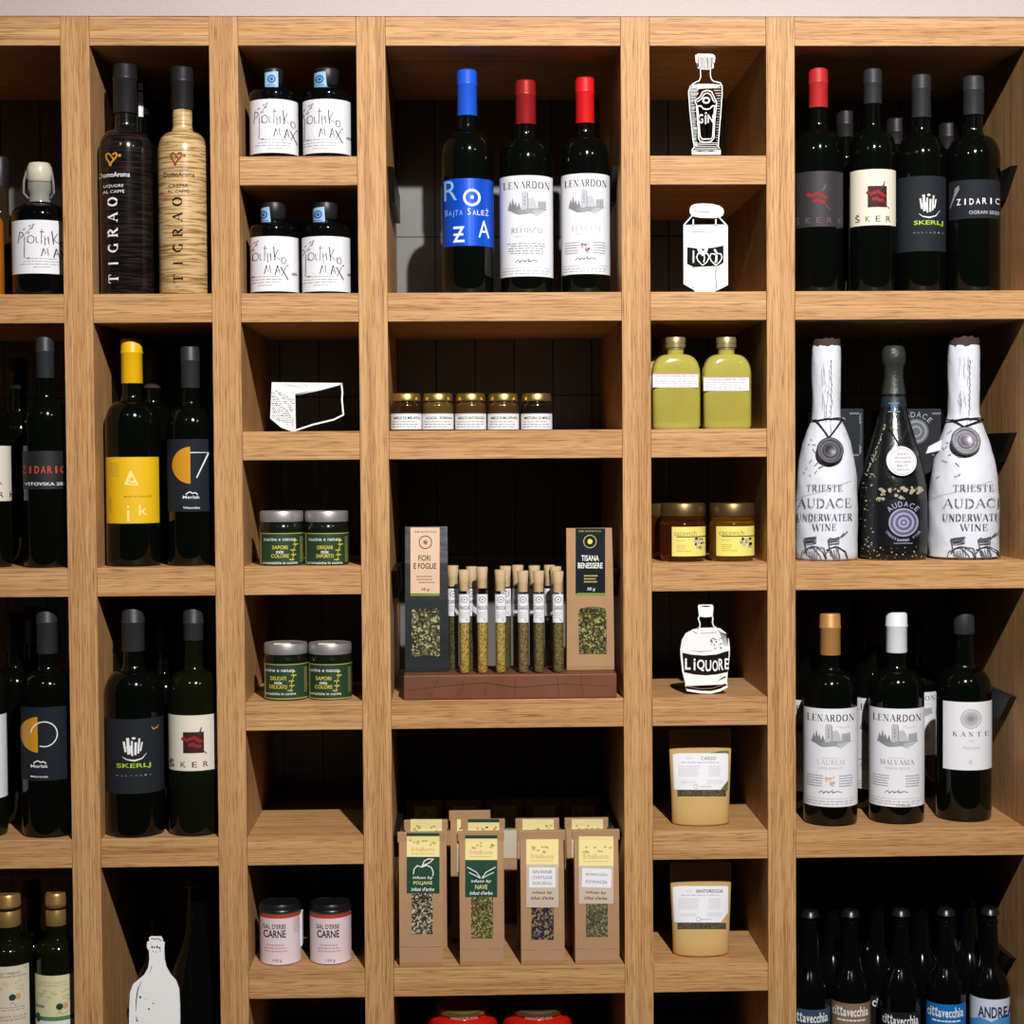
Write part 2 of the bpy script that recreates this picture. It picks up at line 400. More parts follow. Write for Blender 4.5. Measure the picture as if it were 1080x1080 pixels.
        if thick:
            r = bmesh.ops.extrude_face_region(bm, geom=bm.faces[:])
            for e in r['geom']:
                if isinstance(e, bmesh.types.BMVert): e.co.y += thick
        ob = link_mesh(name, bm, s.mats, parent)
        return ob

def flat_map(Y, zmin=-9):
    def fn(x, y, e):
        X, Z = at(x, y, Y); return (X, Y - e, max(Z, zmin))
    return fn
def front_map(yf, Y0):
    def fn(x, y, e):
        Yf = Y0
        for _ in range(5): X, Z = at(x, y, Yf - e); Yf = yf(X, Z)
        return (X, Yf - e, Z)
    return fn
def lerp(tab, z):
    if z <= tab[0][0]: return tab[0][1]
    for (a, u), (b, v) in zip(tab, tab[1:]):
        if z <= b: return u + (v - u) * (z - a) / (b - a)
    return tab[-1][1]

# ---------------------------------------------------------------- round things (bottles, jars, tins)
def shoulder(R, rn, z0, z1, k=.78, n=12, kz=.72):
    """convex shoulder from (R,z0) that hollows into the neck (rn,z1)"""
    out = []; r1 = rn + (R - rn) * (1 - k); zm = z0 + (z1 - z0) * kz
    for i in range(n + 1):
        t = rad(90 * i / n); out.append((r1 + (R - r1) * math.cos(t), z0 + (zm - z0) * math.sin(t)))
    for i in range(1, n + 1):
        t = rad(90 * i / n); out.append((rn + (r1 - rn) * (1 - math.sin(t)), zm + (z1 - zm) * (1 - math.cos(t))))
    return out
def foot(R, e=.004): return [(0, .003), (R * .7, .002), (R - e, 0), (R - e * .3, e * .3), (R, e)]
def prof_bordeaux(H, R, rn):
    return foot(R) + [(R, .3 * H), (R, .60 * H)] + shoulder(R, rn * 1.05, .62 * H, .765 * H) + [(rn, .80 * H), (rn * .98, .94 * H), (rn * 1.1, .945 * H), (rn * 1.1, .965 * H), (rn, .97 * H), (rn, .998 * H), (0, .999 * H)]
def prof_slope(H, R, rn):
    p = foot(R) + [(R, .3 * H), (R, .42 * H)]
    for i in range(1, 15):
        t = i / 14; p.append((rn + (R - rn) * (.5 + .5 * math.cos(math.pi * t)) ** .9, .42 * H + .34 * H * t))
    return p + [(rn, .8 * H), (rn * .97, .95 * H), (rn * 1.1, .955 * H), (rn * 1.1, .975 * H), (rn, .98 * H), (rn, .998 * H), (0, .999 * H)]
def prof_tall(H, R, rn):
    return foot(R) + [(R, .3 * H), (R, .60 * H)] + shoulder(R, rn, .625 * H, .75 * H, .80) + [(rn, .78 * H), (rn, .93 * H), (rn * 1.08, .935 * H), (rn * 1.08, .998 * H), (0, .999 * H)]
def prof_oil(H, R, rn):
    return foot(R) + [(R, .3 * H), (R, .70 * H)] + shoulder(R, rn, .71 * H, .80 * H, .85) + [(rn, .82 * H), (rn, .998 * H), (0, .999 * H)]
def prof_beer(H, R, rn):
    p = foot(R) + [(R, .3 * H), (R, .50 * H)]
    for i in range(1, 13):
        t = i / 12; p.append((rn * 1.35 + (R - rn * 1.35) * math.cos(t * math.pi / 2) ** 1.1, .50 * H + .17 * H * t ** .9))
    return p + [(rn * 1.02, .90 * H), (rn * 1.12, .905 * H), (rn * 1.12, .93 * H), (rn, .935 * H), (rn, .985 * H), (0, .986 * H)]
def prof_apoth(H, R, rn):
    return foot(R) + [(R, .3 * H), (R, .69 * H)] + shoulder(R, rn, .70 * H, .80 * H, .9, kz=.85) + [(rn, .805 * H), (rn, .82 * H), (0, .821 * H)]

class Round:
    def __init__(s, name, label, cat, px, top, w_, Y, shelf, prof=None, glass=None, rn=.335, group=None, part='body', H=None):
        s.Y = Y; s.z0 = (BZ[shelf] if isinstance(shelf, str) else shelf) + .0005
        s.k = scl(Y); s.R = w_ / 2 / s.k; s.px = px; s.rp = w_ / 2
        s.X = at(px, top + 60, Y)[0]; s.H = H or (at(px, top, Y)[1] - s.z0)
        s.cam = math.atan2(-s.X, CAMD + Y)
        s.o = thing(name, label, cat, (s.X, Y, s.z0), group)
        s.rn = s.R * rn; s.prof = None
        if prof:
            s.prof = prof(s.H, s.R, s.rn)
            link_mesh(part, lathe(bmesh.new(), s.prof), glass, s.o, smooth=40)
    def rat(s, z):
        """outer radius at height z above the base"""
        if not s.prof: return s.R
        t = sorted([(p[1], p[0]) for p in s.prof[2:-1]])
        return lerp(t, z)
    def zpx(s, y, r=None): return at(s.px, y, s.Y - (s.R if r is None else r))[1] - s.z0
    def lat(s, name, prof, mat, smooth=40, parent=None, seg=44):
        return link_mesh(name, lathe(bmesh.new(), prof, seg), mat, parent or s.o, smooth=smooth)
    def capsule(s, mat, ybot, name='capsule', dr=.0008, ridge=True, top=0.0008):
        r = s.rn * 1.1 + dr; zb = s.zpx(ybot, r); H = s.H + top
        if ridge: p = [(r - .0004, zb), (r, zb + .001), (r * .985, H - .0215), (r * 1.05, H - .020), (r * 1.06, H - .0185), (r * 1.0, H - .017), (r * .985, H - .003), (r * .9, H - .0006), (0, H)]
        else: p = [(r - .0004, zb), (r, zb + .001), (r, H - .004), (r * .93, H - .0008), (0, H)]
        return s.lat(name, p, mat)
    def map(s, rfun=None, rp=None, R=None):
        rp = rp or s.rp; Rr = R or s.R
        ya, yb = 0.0, 1080.0
        za, zb = at(s.px, ya, s.Y - Rr)[1], at(s.px, yb, s.Y - Rr)[1]
        def fn(x, y, e):
            q = max(-1, min(1, (x - s.px) / rp)); th = s.cam + math.asin(q)
            z = za + (zb - za) * (y - ya) / (yb - ya)
            z = max(z, s.z0 + .0008)
            r = (rfun(z - s.z0) if rfun else Rr) + e
            return (s.X + r * math.sin(th), s.Y - r * math.cos(th), z)
        cuts = [s.px + rp * math.sin(rad(a)) for a in range(-84, 85, 7)]
        return fn, cuts
    def art(s, tf=(0, 0, 1), rfun=None, rp=None, R=None, cuty=()):
        fn, cuts = s.map(rfun, rp, R)
        return Art(fn, cuts, cuty, tf)

# zoom frames: origin x, y and pixels per photo pixel
Z1, Z2, Z3, Z5 = (0, 0, 3.272), (230, 0, 3.273), (400, 0, 3.271), (810, 0, 3.274)
Y1, Y2, Y3, Y4, Y5, Y6 = (0, 320, 3.6), (240, 320, 3.6), (400, 330, 4), (660, 320, 3.6), (810, 330, 3.6), (400, 470, 3.6)
W1, W2, W3, W4, W5, W7, W8 = (0, 610, 3.484), (0, 880, 4.32), (240, 610, 3.484), (240, 880, 5.4), (400, 740, 3.176), (810, 610, 3.6), (810, 880, 4)

# ================================================================ THE SETTING
def struct(name, bm, mat):
    o = link_mesh(name, bm, mat); o['kind'] = 'structure'; return o
struct('wall_back', box(bmesh.new(), -1.6, 1.6, .35, .47, -1.5, 1.75), tile_mat())
PLASTER = M('pale_plaster', (196, 186, 180), .9, spec=.1, bump=.5, bscale=420, var=.05, vscale=300)
struct('wall_upper', box(bmesh.new(), -1.6, 1.6, .002, .35, .5775, 1.75), PLASTER)
struct('floor', box(bmesh.new(), -1.6, 1.6, -3.2, .35, -1.56, -1.5), M('stone_floor', (120, 108, 96), .6, var=.1, vscale=8))

unit = thing('shelving_unit', 'tall built-in oak shelving unit of open compartments before dark tiles', 'shelf', (0, 0, -1.5))
UPR = [(-.8585, -.821), (-.5126, -.4753), (-.3204, -.2831), (-.1291, -.0914), (.2169, .2547), (.4087, .4462), (.7545, .792)]
DEP = .349
def wood(name, x0, x1, z0, z1, y0, y1, mat, bev=.0007):
    cx, cz = (x0 + x1) / 2, (z0 + z1) / 2
    bm = box(bmesh.new(), x0 - cx, x1 - cx, y0, y1, z0 - cz, z1 - cz, bev)
    return link_mesh(name, bm, mat, unit, (cx, 0, cz + 1.5))
for a, b in UPR: wood('upright', a, b, -1.5, BZ['T'], 0, DEP, OAKZ)
COLS = {'c1': (-.821, -.5126), 'c2': (-.4753, -.3204), 'cA': (-.2831, -.1291), 'cC': (-.0914, .2169), 'c4': (.2547, .4087), 'c5': (.4462, .7545)}
ROWS = {'c1': 'BCEG', 'c2': 'BCEG', 'cA': 'ABMCDEFG', 'cC': 'BMDFG', 'c4': 'ABMCDEFG', 'c5': 'BCEG'}
for c, (a, b) in COLS.items():
    wood('top_rail', a + .0003, b - .0003, BZ['T'] - TH, BZ['T'], .0008, DEP, OAKX)
    for r in ROWS[c]: wood('shelf_board', a + .0003, b - .0003, BZ[r] - TH, BZ[r], .0008, DEP, OAKX)
    wood('shelf_board', a + .0003, b - .0003, -1.42, -1.38, .0008, DEP, OAKX)
# black joining plates fixed half-way up the side walls of the tall compartments
PLATE = M('black_metal_plate', (24, 22, 21), .4, spec=.5)
def plate(x, side, zc):
    bm = bmesh.new(); t = .008 * side
    prof = [(.035, zc + .004), (.30, zc + .004), (.30, zc - .036), (.085, zc - .036)]
    A = [bm.verts.new((x, y, z + 1.5)) for y, z in prof]; B = [bm.verts.new((x + t, y + .004, z + 1.5)) for y, z in prof]
    bm.faces.new(A); bm.faces.new(B[::-1])
    for k in range(4): bm.faces.new((A[k], B[k], B[(k + 1) % 4], A[(k + 1) % 4]))
    bmesh.ops.recalc_face_normals(bm, faces=bm.faces[:])
    link_mesh('joining_plate', bm, PLATE, unit)
for top, bot in (('T', 'B'), ('B', 'C'), ('C', 'E'), ('E', 'G')):
    zc = (BZ[top] - TH + BZ[bot]) / 2 + .006
    plate(COLS['c5'][1], -1, zc)
for top, bot in (('T', 'B'), ('M', 'D'), ('D', 'F')):
    zc = (BZ[top] - TH + BZ[bot]) / 2 + .006
    plate(COLS['cC'][0], 1, zc); plate(COLS['cC'][1], -1, zc)

# ================================================================ BOTTLE LABEL ART
def castle(a, cx, cy, wd, ht, m1, m2):
    """etched view: ruined tower, walls and trees on a hill"""
    X = lambda u: cx + (u - .5) * wd
    Yy = lambda v: cy + (v - .5) * ht
    a.poly([(X(.34), Yy(.82)), (X(.34), Yy(.12)), (X(.38), Yy(.02)), (X(.50), Yy(.04)), (X(.52), Yy(.82))], m2)
    a.poly([(X(.50), Yy(.82)), (X(.52), Yy(.34)), (X(.64), Yy(.30)), (X(.72), Yy(.52)), (X(.74), Yy(.82))], m2)
    a.poly([(X(.74), Yy(.8)), (X(.76), Yy(.46)), (X(.98), Yy(.42)), (X(.98), Yy(.8))], m2)
    for u in (.79, .84, .89, .94): a.rect(X(u), Yy(.5), X(u + .02), Yy(.78), m1, 2)
    for u, h in ((.02, .42), (.09, .30), (.16, .46), (.25, .52)):
        a.poly([(X(u - .035), Yy(.84)), (X(u + .03), Yy(h)), (X(u + .09), Yy(.84))], m1, 2)
    for v in (.25, .4, .55): a.rect(X(.41), Yy(v), X(.44), Yy(v + .08), m1, 2)
    a.rect(X(.5), Yy(.1), X(.52), Yy(.82), m1, 2)
    for i in range(5):
        v = .84 + i * .045
        a.stroke([(X(.0 + .05 * i), Yy(v)), (X(.3), Yy(v + .03)), (X(.6), Yy(v - .02)), (X(1 - .06 * i), Yy(v - .02 + .03 * i))], ht * .03, m1, 2)
    for u, v in ((.62, .12), (.72, .18), (.84, .14)):
        a.stroke([(X(u), Yy(v + .05)), (X(u + .05), Yy(v)), (X(u + .12), Yy(v + .04))], ht * .02, m2)

def castle_label(b, y0, y1, variety, sub, kind=0, paper=PAPER, vm=LGREY, orn=None, italia=False, x0=-1, x1=1, name='front_label'):
    a = b.art(); cx = b.px; r = b.rp; H = y1 - y0
    a.rect(cx + r * x0, y0, cx + r * x1, y1, paper, 0)
    yy = lambda t: y0 + H * t
    a.roman('LENARDON', cx + .02 * r, yy(.095), 1.72 * r, H * .07, INK, T=.14, th=.04, gap=.1)
    castle(a, cx + .05 * r, yy(.262), 1.42 * r, H * .225, M('etching_dark', (134, 137, 145), .7), M('etching_light', (190, 193, 201), .7))
    a.rect(cx - .3 * r, yy(.50), cx + .3 * r, yy(.504), LGREY)
    a.roman(variety, cx + .02 * r, yy(.545), min(1.2, .165 * len(variety)) * r, H * .05, vm, T=.16)
    a.text(sub, cx + .02 * r, yy(.605), .9 * r, H * .026, LGREY)
    if kind == 0:
        a.small(cx - .76 * r, yy(.675), cx + .80 * r, 5, H * .024, H * .009, GREY, seed=3, centre=True)
    else:
        a.small(cx - .84 * r, yy(.685), cx - .24 * r, 5, H * .026, H * .009, GREY, seed=4)
        a.small(cx + .32 * r, yy(.685), cx + .86 * r, 5, H * .026, H * .009, GREY, seed=5)
    if orn:
        rd = random.Random(5)
        for i in range(9): a.ell(cx + rd.uniform(-.14, .14) * r, yy(.735) + rd.uniform(-.05, .05) * H, .06 * r, H * .014, orn[i % len(orn)], 2, 8)
    sg = [(cx - .42 * r, yy(.86)), (cx - .3 * r, yy(.835)), (cx - .26 * r, yy(.86)), (cx - .12 * r, yy(.838)), (cx - .1 * r, yy(.855)), (cx + .04 * r, yy(.84)), (cx + .08 * r, yy(.825)), (cx + .08 * r, yy(.855)), (cx + .26 * r, yy(.84)), (cx + .42 * r, yy(.852))]
    a.stroke(sg, H * .006, INK)
    a.rect(cx - .9 * r, yy(.915), cx + .9 * r, yy(.919), LGREY)
    a.small(cx - .9 * r, yy(.945), cx + .9 * r, 2, H * .026, H * .01, LGREY, seed=8)
    if italia: a.text('ITALIA', cx + .25 * r, yy(.983), .5 * r, H * .02, INK)
    return a.build(name, b.o)

def cream_label(b, y0, y1, x0, x1, dx=0, letters='ŠKERK', paper=CREAM, ink=None, sq=True, name='front_label', first=0):
    a = b.art(); cx = b.px + dx; r = b.rp; H = y1 - y0; ink = ink or M('brown_ink', (70, 52, 48), .7)
    a.rect(b.px + r * x0, y0, b.px + r * x1, y1, paper, 0)
    yy = lambda t: y0 + H * t
    if sq: a.rect(cx - .36 * r, yy(.30), cx + .42 * r, yy(.68), MAROON)
    for (u, v) in ((-.34, .42), (-.22, .44), (-.08, .42), (.06, .40), (.18, .44), (.0, .52), (.12, .55), (.24, .56), (.3, .47), (-.1, .53)):
        a.ell(cx + u * r, yy(v), .09 * r, H * .035, WINE, 2, 8)
    a.stroke([(cx + .2 * r, yy(.36)), (cx + .34 * r, yy(.22)), (cx + .30 * r, yy(.30)), (cx + .2 * r, yy(.36))], r * .04, ink, 2)
    a.stroke([(cx + .3 * r, yy(.6)), (cx + .52 * r, yy(.7))], r * .03, ink, 2)
    for i, c in enumerate(letters):
        if i < first: continue
        a.text(c, cx + (-.78 + i * .42) * r, yy(.885 if c != 'Š' else .865), .19 * r, H * (.10 if c != 'Š' else .14), ink, 2)
    return a.build(name, b.o)

def fork_label(b, y0, y1, x0, x1, dx=0, sub='MALVASIA'):
    a = b.art(); r = b.rp; cx = b.px + dx; H = y1 - y0
    a.rect(b.px + r * x0, y0, b.px + r * x1, y1, CARBON, 0)
    yy = lambda t: y0 + H * t
    for u, t, b_, w_ in ((-.30, .30, .44, .07), (-.17, .25, .47, .10), (-.03, .29, .49, .06), (.10, .31, .48, .08), (.22, .26, .46, .06), (.31, .31, .43, .05)):
        a.stroke([(cx + u * .8 * r, yy(b_)), (cx + u * r, yy(t))], w_ * r, WINK)
    a.stroke([(cx - .22 * r, yy(.38)), (cx - .08 * r, yy(.36)), (cx - .05 * r, yy(.46))], .05 * r, WINK); a.ell(cx + .03 * r, yy(.255), .07 * r, H * .016, WINK, 1, 8)
    a.stroke([(cx - .36 * r, yy(.50)), (cx - .2 * r, yy(.54)), (cx + .05 * r, yy(.555)), (cx + .3 * r, yy(.53)), (cx + .46 * r, yy(.46))], .06 * r, WINK, taper=True)
    a.text('SKERLJ', cx + .02 * r, yy(.63), 1.14 * r, H * .075, LIME, bold=.012)
    for i, c in enumerate(sub): a.text(c, cx + (-.53 + 1.1 * i / (len(sub) - 1)) * r, yy(.755), .07 * r, H * .022, GREY)
    return a, cx, r, yy

def wine(label, px, top, w_, Y, shelf, cap, ybot, prof=prof_bordeaux, glass=GLASS, rn=.335, group=None, name='wine_bottle', cat='wine bottle', ridge=True):
    b = Round(name, label, cat, px, top, w_, Y, shelf, prof, glass, rn, group)
    if cap: b.capsule(cap, ybot, ridge=ridge)
    return b
BRCAP = M('brown_capsule', (74, 58, 52), .45, spec=.4)
PURCAP = M('dull_purple_capsule', (92, 66, 78), .45, spec=.4)
COPPER = M('copper_capsule', (196, 140, 82), .48, metal=.25)
WHITECAP = M('white_capsule', (232, 236, 246), .4)
REDCAP = M('red_capsule', (214, 24, 30), .38)
CRIMCAP = M('brick_red_metal_capsule', (176, 44, 42), .35, metal=.45)
BLUECAP = M('blue_capsule', (30, 88, 214), .38)
YELCAP = M('yellow_capsule', (236, 184, 14), .4)

# ================================================================ ROW 1
# --- left end compartment
b = Round('spirit_bottle', 'amber spirit bottle mostly beyond the left picture edge, top row', 'liquor bottle', -22, 190, 50, .055, 'B', prof_tall, M('amber_spirit', (190, 110, 30), .08, spec=.6), rn=.3)
b.lat('stopper', [(b.rn * 1.2, b.H), (b.rn * 1.2, b.H + .025), (0, b.H + .026)], BLACKCAP)
b = Round('spirit_bottle', 'black-capped clear spirit bottle at the left edge behind the swing-top bottle', 'liquor bottle', 0, 190, 32, .15, 'B', prof_tall, M('brown_spirit', (52, 38, 26), .06, spec=.6), rn=.6)
b.lat('cap', [(b.rn * 1.05, b.H - .012), (b.rn * 1.1, b.H - .010), (b.rn * 1.1, b.H + .028), (b.rn * 1.02, b.H + .031), (0, b.H + .031)], BLACKCAP)
def berry_art(a, xc, yt, sx, sy, dx=0, badge=True):
    """hand-lettered label: leaves, thin tall letters, ingredient lines (zoom coords of one label)"""
    f = lambda x, y: (xc + dx + (x - 294) / 8.71 * sx, yt + (y - 370) / 8.71 * sy)
    lw = .66 * sx
    def st(*p, k=1): a.stroke([f(*q) for q in p], lw * k, INK)
    def oval(x, y, rx, ry): a.ring(*f(x, y), rx / 8.71 * sx, lw, INK, ry=ry / 8.71 * sy)
    st((115, 590), (128, 480)); st((128, 480), (150, 490), (156, 515), (132, 540))
    st((165, 530), (160, 736), (205, 738)); st((165, 505), (166, 512))
    oval(212, 556, 26, 36); st((188, 530), (186, 590))
    st((252, 530), (254, 590), (272, 588)); st((297, 455), (293, 600)); st((282, 482), (318, 484))
    st((318, 525), (322, 615)); st((322, 560), (345, 530), (352, 600)); st((375, 470), (386, 600), k=1.5); st((418, 492), (386, 556), (430, 590))
    oval(462, 595, 20, 28); st((444, 565), (446, 615)); st((488, 640), (505, 640), k=1.4)
    st((290, 720), (310, 642), k=1.4); st((310, 642), (322, 700), (338, 640), (346, 712)); st((386, 732), (408, 640), k=1.6); st((408, 640), (430, 722)); st((396, 694), (424, 692))
    st((436, 655), (500, 772), k=1.6); st((486, 650), (440, 742))
    for x, y in ((162, 455), (205, 425), (232, 415), (195, 492), (222, 448)):
        p = f(x, y); a.poly([(p[0] - 1.6 * sx, p[1] + .9 * sy), (p[0] + .2 * sx, p[1] - 1.2 * sy), (p[0] + 1.5 * sx, p[1] - .9 * sy), (p[0] + .1 * sx, p[1] + 1.2 * sy)], GREY)
    st((170, 500), (196, 470), (235, 420), k=.7)
    for i, (x0, x1) in enumerate(((175, 425), (150, 455), (125, 475), (230, 380))):
        p = f(x0, 745 + 27 * i); q = f(x1, 745 + 27 * i); a.small(p[0], p[1], q[0], 1, 1, .7 * sy, GREY, seed=i + 3)
    if badge:
        for x in (548, 568): a.ring(*f(x, 716), 1.1 * sx, .7 * sx, INK, n=12)

b = Round('liqueur_bottle', 'swing-top dark liqueur bottle with hand-lettered white label, far left top row', 'liquor bottle', 43, 214, 58, .05, 'B', None, None)
b.prof = foot(b.R) + [(b.R, .3 * b.H), (b.R, .84 * b.H)] + shoulder(b.R, b.R * .4, .85 * b.H, .99 * b.H, .9, kz=.9) + [(b.R * .4, b.H), (0, b.H)]
link_mesh('body', lathe(bmesh.new(), b.prof), BLACKGLASS, b.o, smooth=40)
b.lat('neck', [(b.R * .38, b.H), (b.R * .34, b.H + .010), (b.R * .42, b.H + .018), (b.R * .42, b.H + .026), (0, b.H + .026)], M('pale_glass_neck', (150, 150, 140), .08))
b.lat('stopper', [(b.R * .38, b.H + .027), (b.R * .44, b.H + .030), (b.R * .44, b.H + .046), (b.R * .36, b.H + .052), (0, b.H + .053)], M('porcelain_stopper', (214, 206, 184), .3))
for sx in (-1, 1):
    bm = bmesh.new(); tube(bm, [(sx * b.R * .40, -.002, b.H + .006), (sx * b.R * .54, -.006, b.H + .012), (sx * b.R * .52, -.006, b.H + .028), (sx * b.R * .44, -.002, b.H + .042)], .0016)
    link_mesh('wire_bail', bm, SILVER, b.o, smooth=40)
a = b.art(); a.rect(b.px - b.rp * .985, 228.5, b.px + b.rp * 1, 284.5, PAPER, 0); berry_art(a, b.px, 229, 1.12, .93, 1); a.build('front_label', b.o)

# --- second compartment: two tall coffee liqueurs
BEIGE = bpy.data.materials.new('tiger_striped_beige'); BEIGE.use_nodes = True
def stripes(m, c0, c1, rough):
    nt = m.node_tree; N = nt.nodes; L = nt.links; bs = N['Principled BSDF']; bs.inputs['Roughness'].default_value = rough
    tc = N.new('ShaderNodeTexCoord'); mp = N.new('ShaderNodeMapping'); mp.inputs['Scale'].default_value = (26, 26, 520)
    n = N.new('ShaderNodeTexNoise'); n.inputs['Scale'].default_value = 1; n.inputs['Detail'].default_value = 2; n.inputs['Distortion'].default_value = .3
    r = N.new('ShaderNodeValToRGB'); r.color_ramp.elements[0].position = .40; r.color_ramp.elements[1].position = .52
    r.color_ramp.elements[0].color = (*[lin(v) for v in c0], 1); r.color_ramp.elements[1].color = (*[lin(v) for v in c1], 1)
    L.new(tc.outputs['Object'], mp.inputs[0]); L.new(mp.outputs[0], n.inputs[0]); L.new(n.outputs[0], r.inputs[0]); L.new(r.outputs[0], bs.inputs['Base Color'])
stripes(BEIGE, (150, 112, 66), (214, 180, 128), .3)
TIGERDARK = bpy.data.materials.new('tiger_striped_black'); TIGERDARK.use_nodes = True; stripes(TIGERDARK, (44, 34, 32), (16, 14, 15), .14)
def coffee(label, px, top, w_, glass, inkm, hm, capy, rdx):
    b = Round('liqueur_bottle', label, 'liquor bottle', px, top, w_, .040, 'B', prof_tall, glass, rn=.39)
    b.capsule(BLACKCAP, capy)
    a = b.art(); c = px + rdx
    a.stroke([(c + 2, 166), (c - 2, 160), (c - 4, 158.5), (c - 6, 160), (c - 5.6, 164), (c - 3, 168), (c - 2, 172)], 1.5, hm, taper=False)
    a.stroke([(c - 2, 172), (c - .5, 168), (c + 3.4, 164), (c + 5, 160.5), (c + 4, 158.8), (c + 2, 159), (c + .5, 160.5)], 1.7, hm)
    a.ell(c + 7.6, 161.4, 1.5, 1.6, hm, n=10)
    a.text('DomoAroma', c + 2, 181, 31, 5.2, inkm, bold=.01)
    a.text('LIQUORE' if hm is ORANGE else 'CREMA', c + 1, 193, 20, 3.4, inkm); a.text('AL CAFFÈ', c + 1, 198.4, 22, 4, inkm)
    for i, ch in enumerate('TIGRAO'):
        y = 290 - i * (290 - 209.5) / 5
        a.roman(ch, c - .3, y, 9.6 if ch != 'I' else 3.2, 9.6, inkm, rot=-90, T=.2, th=.075)
    a.build('printed_lettering', b.o)
    return b
coffee('tall black coffee liqueur bottle with white vertical lettering and orange heart', 132.5, 69, 55, TIGERDARK, WINK, ORANGE, 118, -14)
coffee('tall beige striped coffee cream bottle with dark vertical lettering', 192.5, 72, 52, BEIGE, INK, M('brick_ink', (140, 50, 34), .6), 114, -6)
b = wine('dark bottle with a white neck strip behind the black coffee liqueur', 147.5, 84, 50, .15, 'B', BLACKCAP, 120)
a = b.art(R=b.rn * 1.1 + .0009, rp=b.rn * 1.1 * b.k); a.rect(b.px - 1, 86, b.px + 3.5, 121, M('silver_strip', (220, 220, 230), .3)); a.build('tax_strip', b.o)
b = wine('short dark bottle between and behind the two coffee liqueurs', 158, 122, 50, .24, 'B', GREYCAP, 152)

# --- third column: four small bitters in two compartments
SKYP = M('pale_blue_strip_paper', (156, 200, 232), .6); NAVYI = M('blue_stamp_ink', (36, 92, 160), .6)
def bitters(label, px, top, shelf, lab, stripx, tilt, dx, capr, badge):
    b = Round('bitters_bottle', label, 'liquor bottle', px, top, 50.5, .05, shelf, prof_apoth, BLACKGLASS, rn=.40, group='bitters bottles with hand-lettered labels')
    rc = capr / b.k; zc = b.H * .815
    b.lat('stopper', [(rc * .8, zc), (rc * .92, zc + .003), (rc * 1.0, b.H - .004), (rc * .94, b.H - .001), (0, b.H)], BLACKCAP)
    a = b.art(); a.rect(b.px - b.rp * .99, lab[0], b.px + b.rp * .99, lab[1], PAPER, 0); berry_art(a, px, lab[0], 1, .98, dx, badge); a.build('front_label', b.o)
    fn, cuts = b.map(R=rc * 1.03, rp=capr * 1.03)
    a = Art(fn, cuts); y0 = top + .8; h = 17.5; s = stripx
    a.poly([(s - 6.8 + tilt, y0 + 1), (s + 6.8 + tilt, y0), (s + 6.8, y0 + h), (s - 6.8, y0 + h + 1.5 * (tilt != 0))], SKYP, 0)
    a.ell(s + tilt / 2, y0 + 8, 4.2, 4.4, NAVYI, 1, 12); a.ring(s + tilt / 2, y0 + 8, 2.3, .8, SKYP, 2, n=12); a.rect(s - 4, y0 + 13.6, s + 4, y0 + 14.4, NAVYI)
    a.build('tax_strip', b.o)
bitters('upper left bitters bottle, whole blue strip centred over the cap', 289, 73, 'A', (102.5, 158.5), 287, 0, 0, 10.5, False)
bitters('upper right bitters bottle, blue strip tilted on the left of its cap', 345, 73, 'A', (102.5, 158.5), 338.5, -1.4, -8, 13, True)
bitters('lower left bitters bottle, blue strip peeling at far left of the cap', 289.5, 214, 'B', (245.5, 303), 279.5, -1.6, -10, 13, True)
bitters('lower right bitters bottle under the shelf, blue strip left of cap', 344, 214, 'B', (245.5, 303), 336.5, -.6, -6, 13, True)

# --- centre compartment: three wines
b = wine('wine bottle with blue capsule and bright blue label', 492.8, 75, 54, .06, 'B', BLUECAP, 121)
COBALT = M('cobalt_blue_label', (16, 84, 214), .32, spec=.5, metal=.25); SKY = M('pale_blue_ink', (150, 190, 240), .5)
a = b.art((455, 170, 5.4)); a.rect(56, 82, 352, 462, COBALT, 0)
a.text('R', 108, 146, 72, 112, SKY); a.ring(227, 190, 42, 14, WINK); a.ell(228, 188, 10, 10, WINK)
for i, (c, x, h) in enumerate(zip('BAJTASALEŽ', (84, 106, 124, 142, 166, 211, 240, 264, 287, 310), (34, 26, 34, 28, 28, 38, 28, 28, 28, 40))): a.text(c, x, 288 - h / 2 + (10 if c == 'J' else 0), 17 if c != 'J' else 7, h, WINK if i > 4 else SKY)
a.text('Z', 152, 397, 66, 90, WINK, bold=.01); a.rect(124, 392, 178, 404, WINK, 2); a.text('A', 293, 366, 62, 96, WINK)
a.build('front_label', b.o)
b = wine('wine bottle with dull red metallic capsule and castle label, centre of three', 554.5, 86, 56, .06, 'B', CRIMCAP, 130)
castle_label(b, 182, 287.5, 'REFOSCO', 'VENEZIA GIULIA', 0, vm=GREY)
b = wine('wine bottle with bright red capsule and castle label, right of three', 617, 83, 51, .06, 'B', REDCAP, 129)
castle_label(b, 180, 285, 'ELYSIUM', 'VINO ROSSO', 1, vm=LGREY, orn=(M('plum_ink', (150, 80, 100), .7), LGREY))

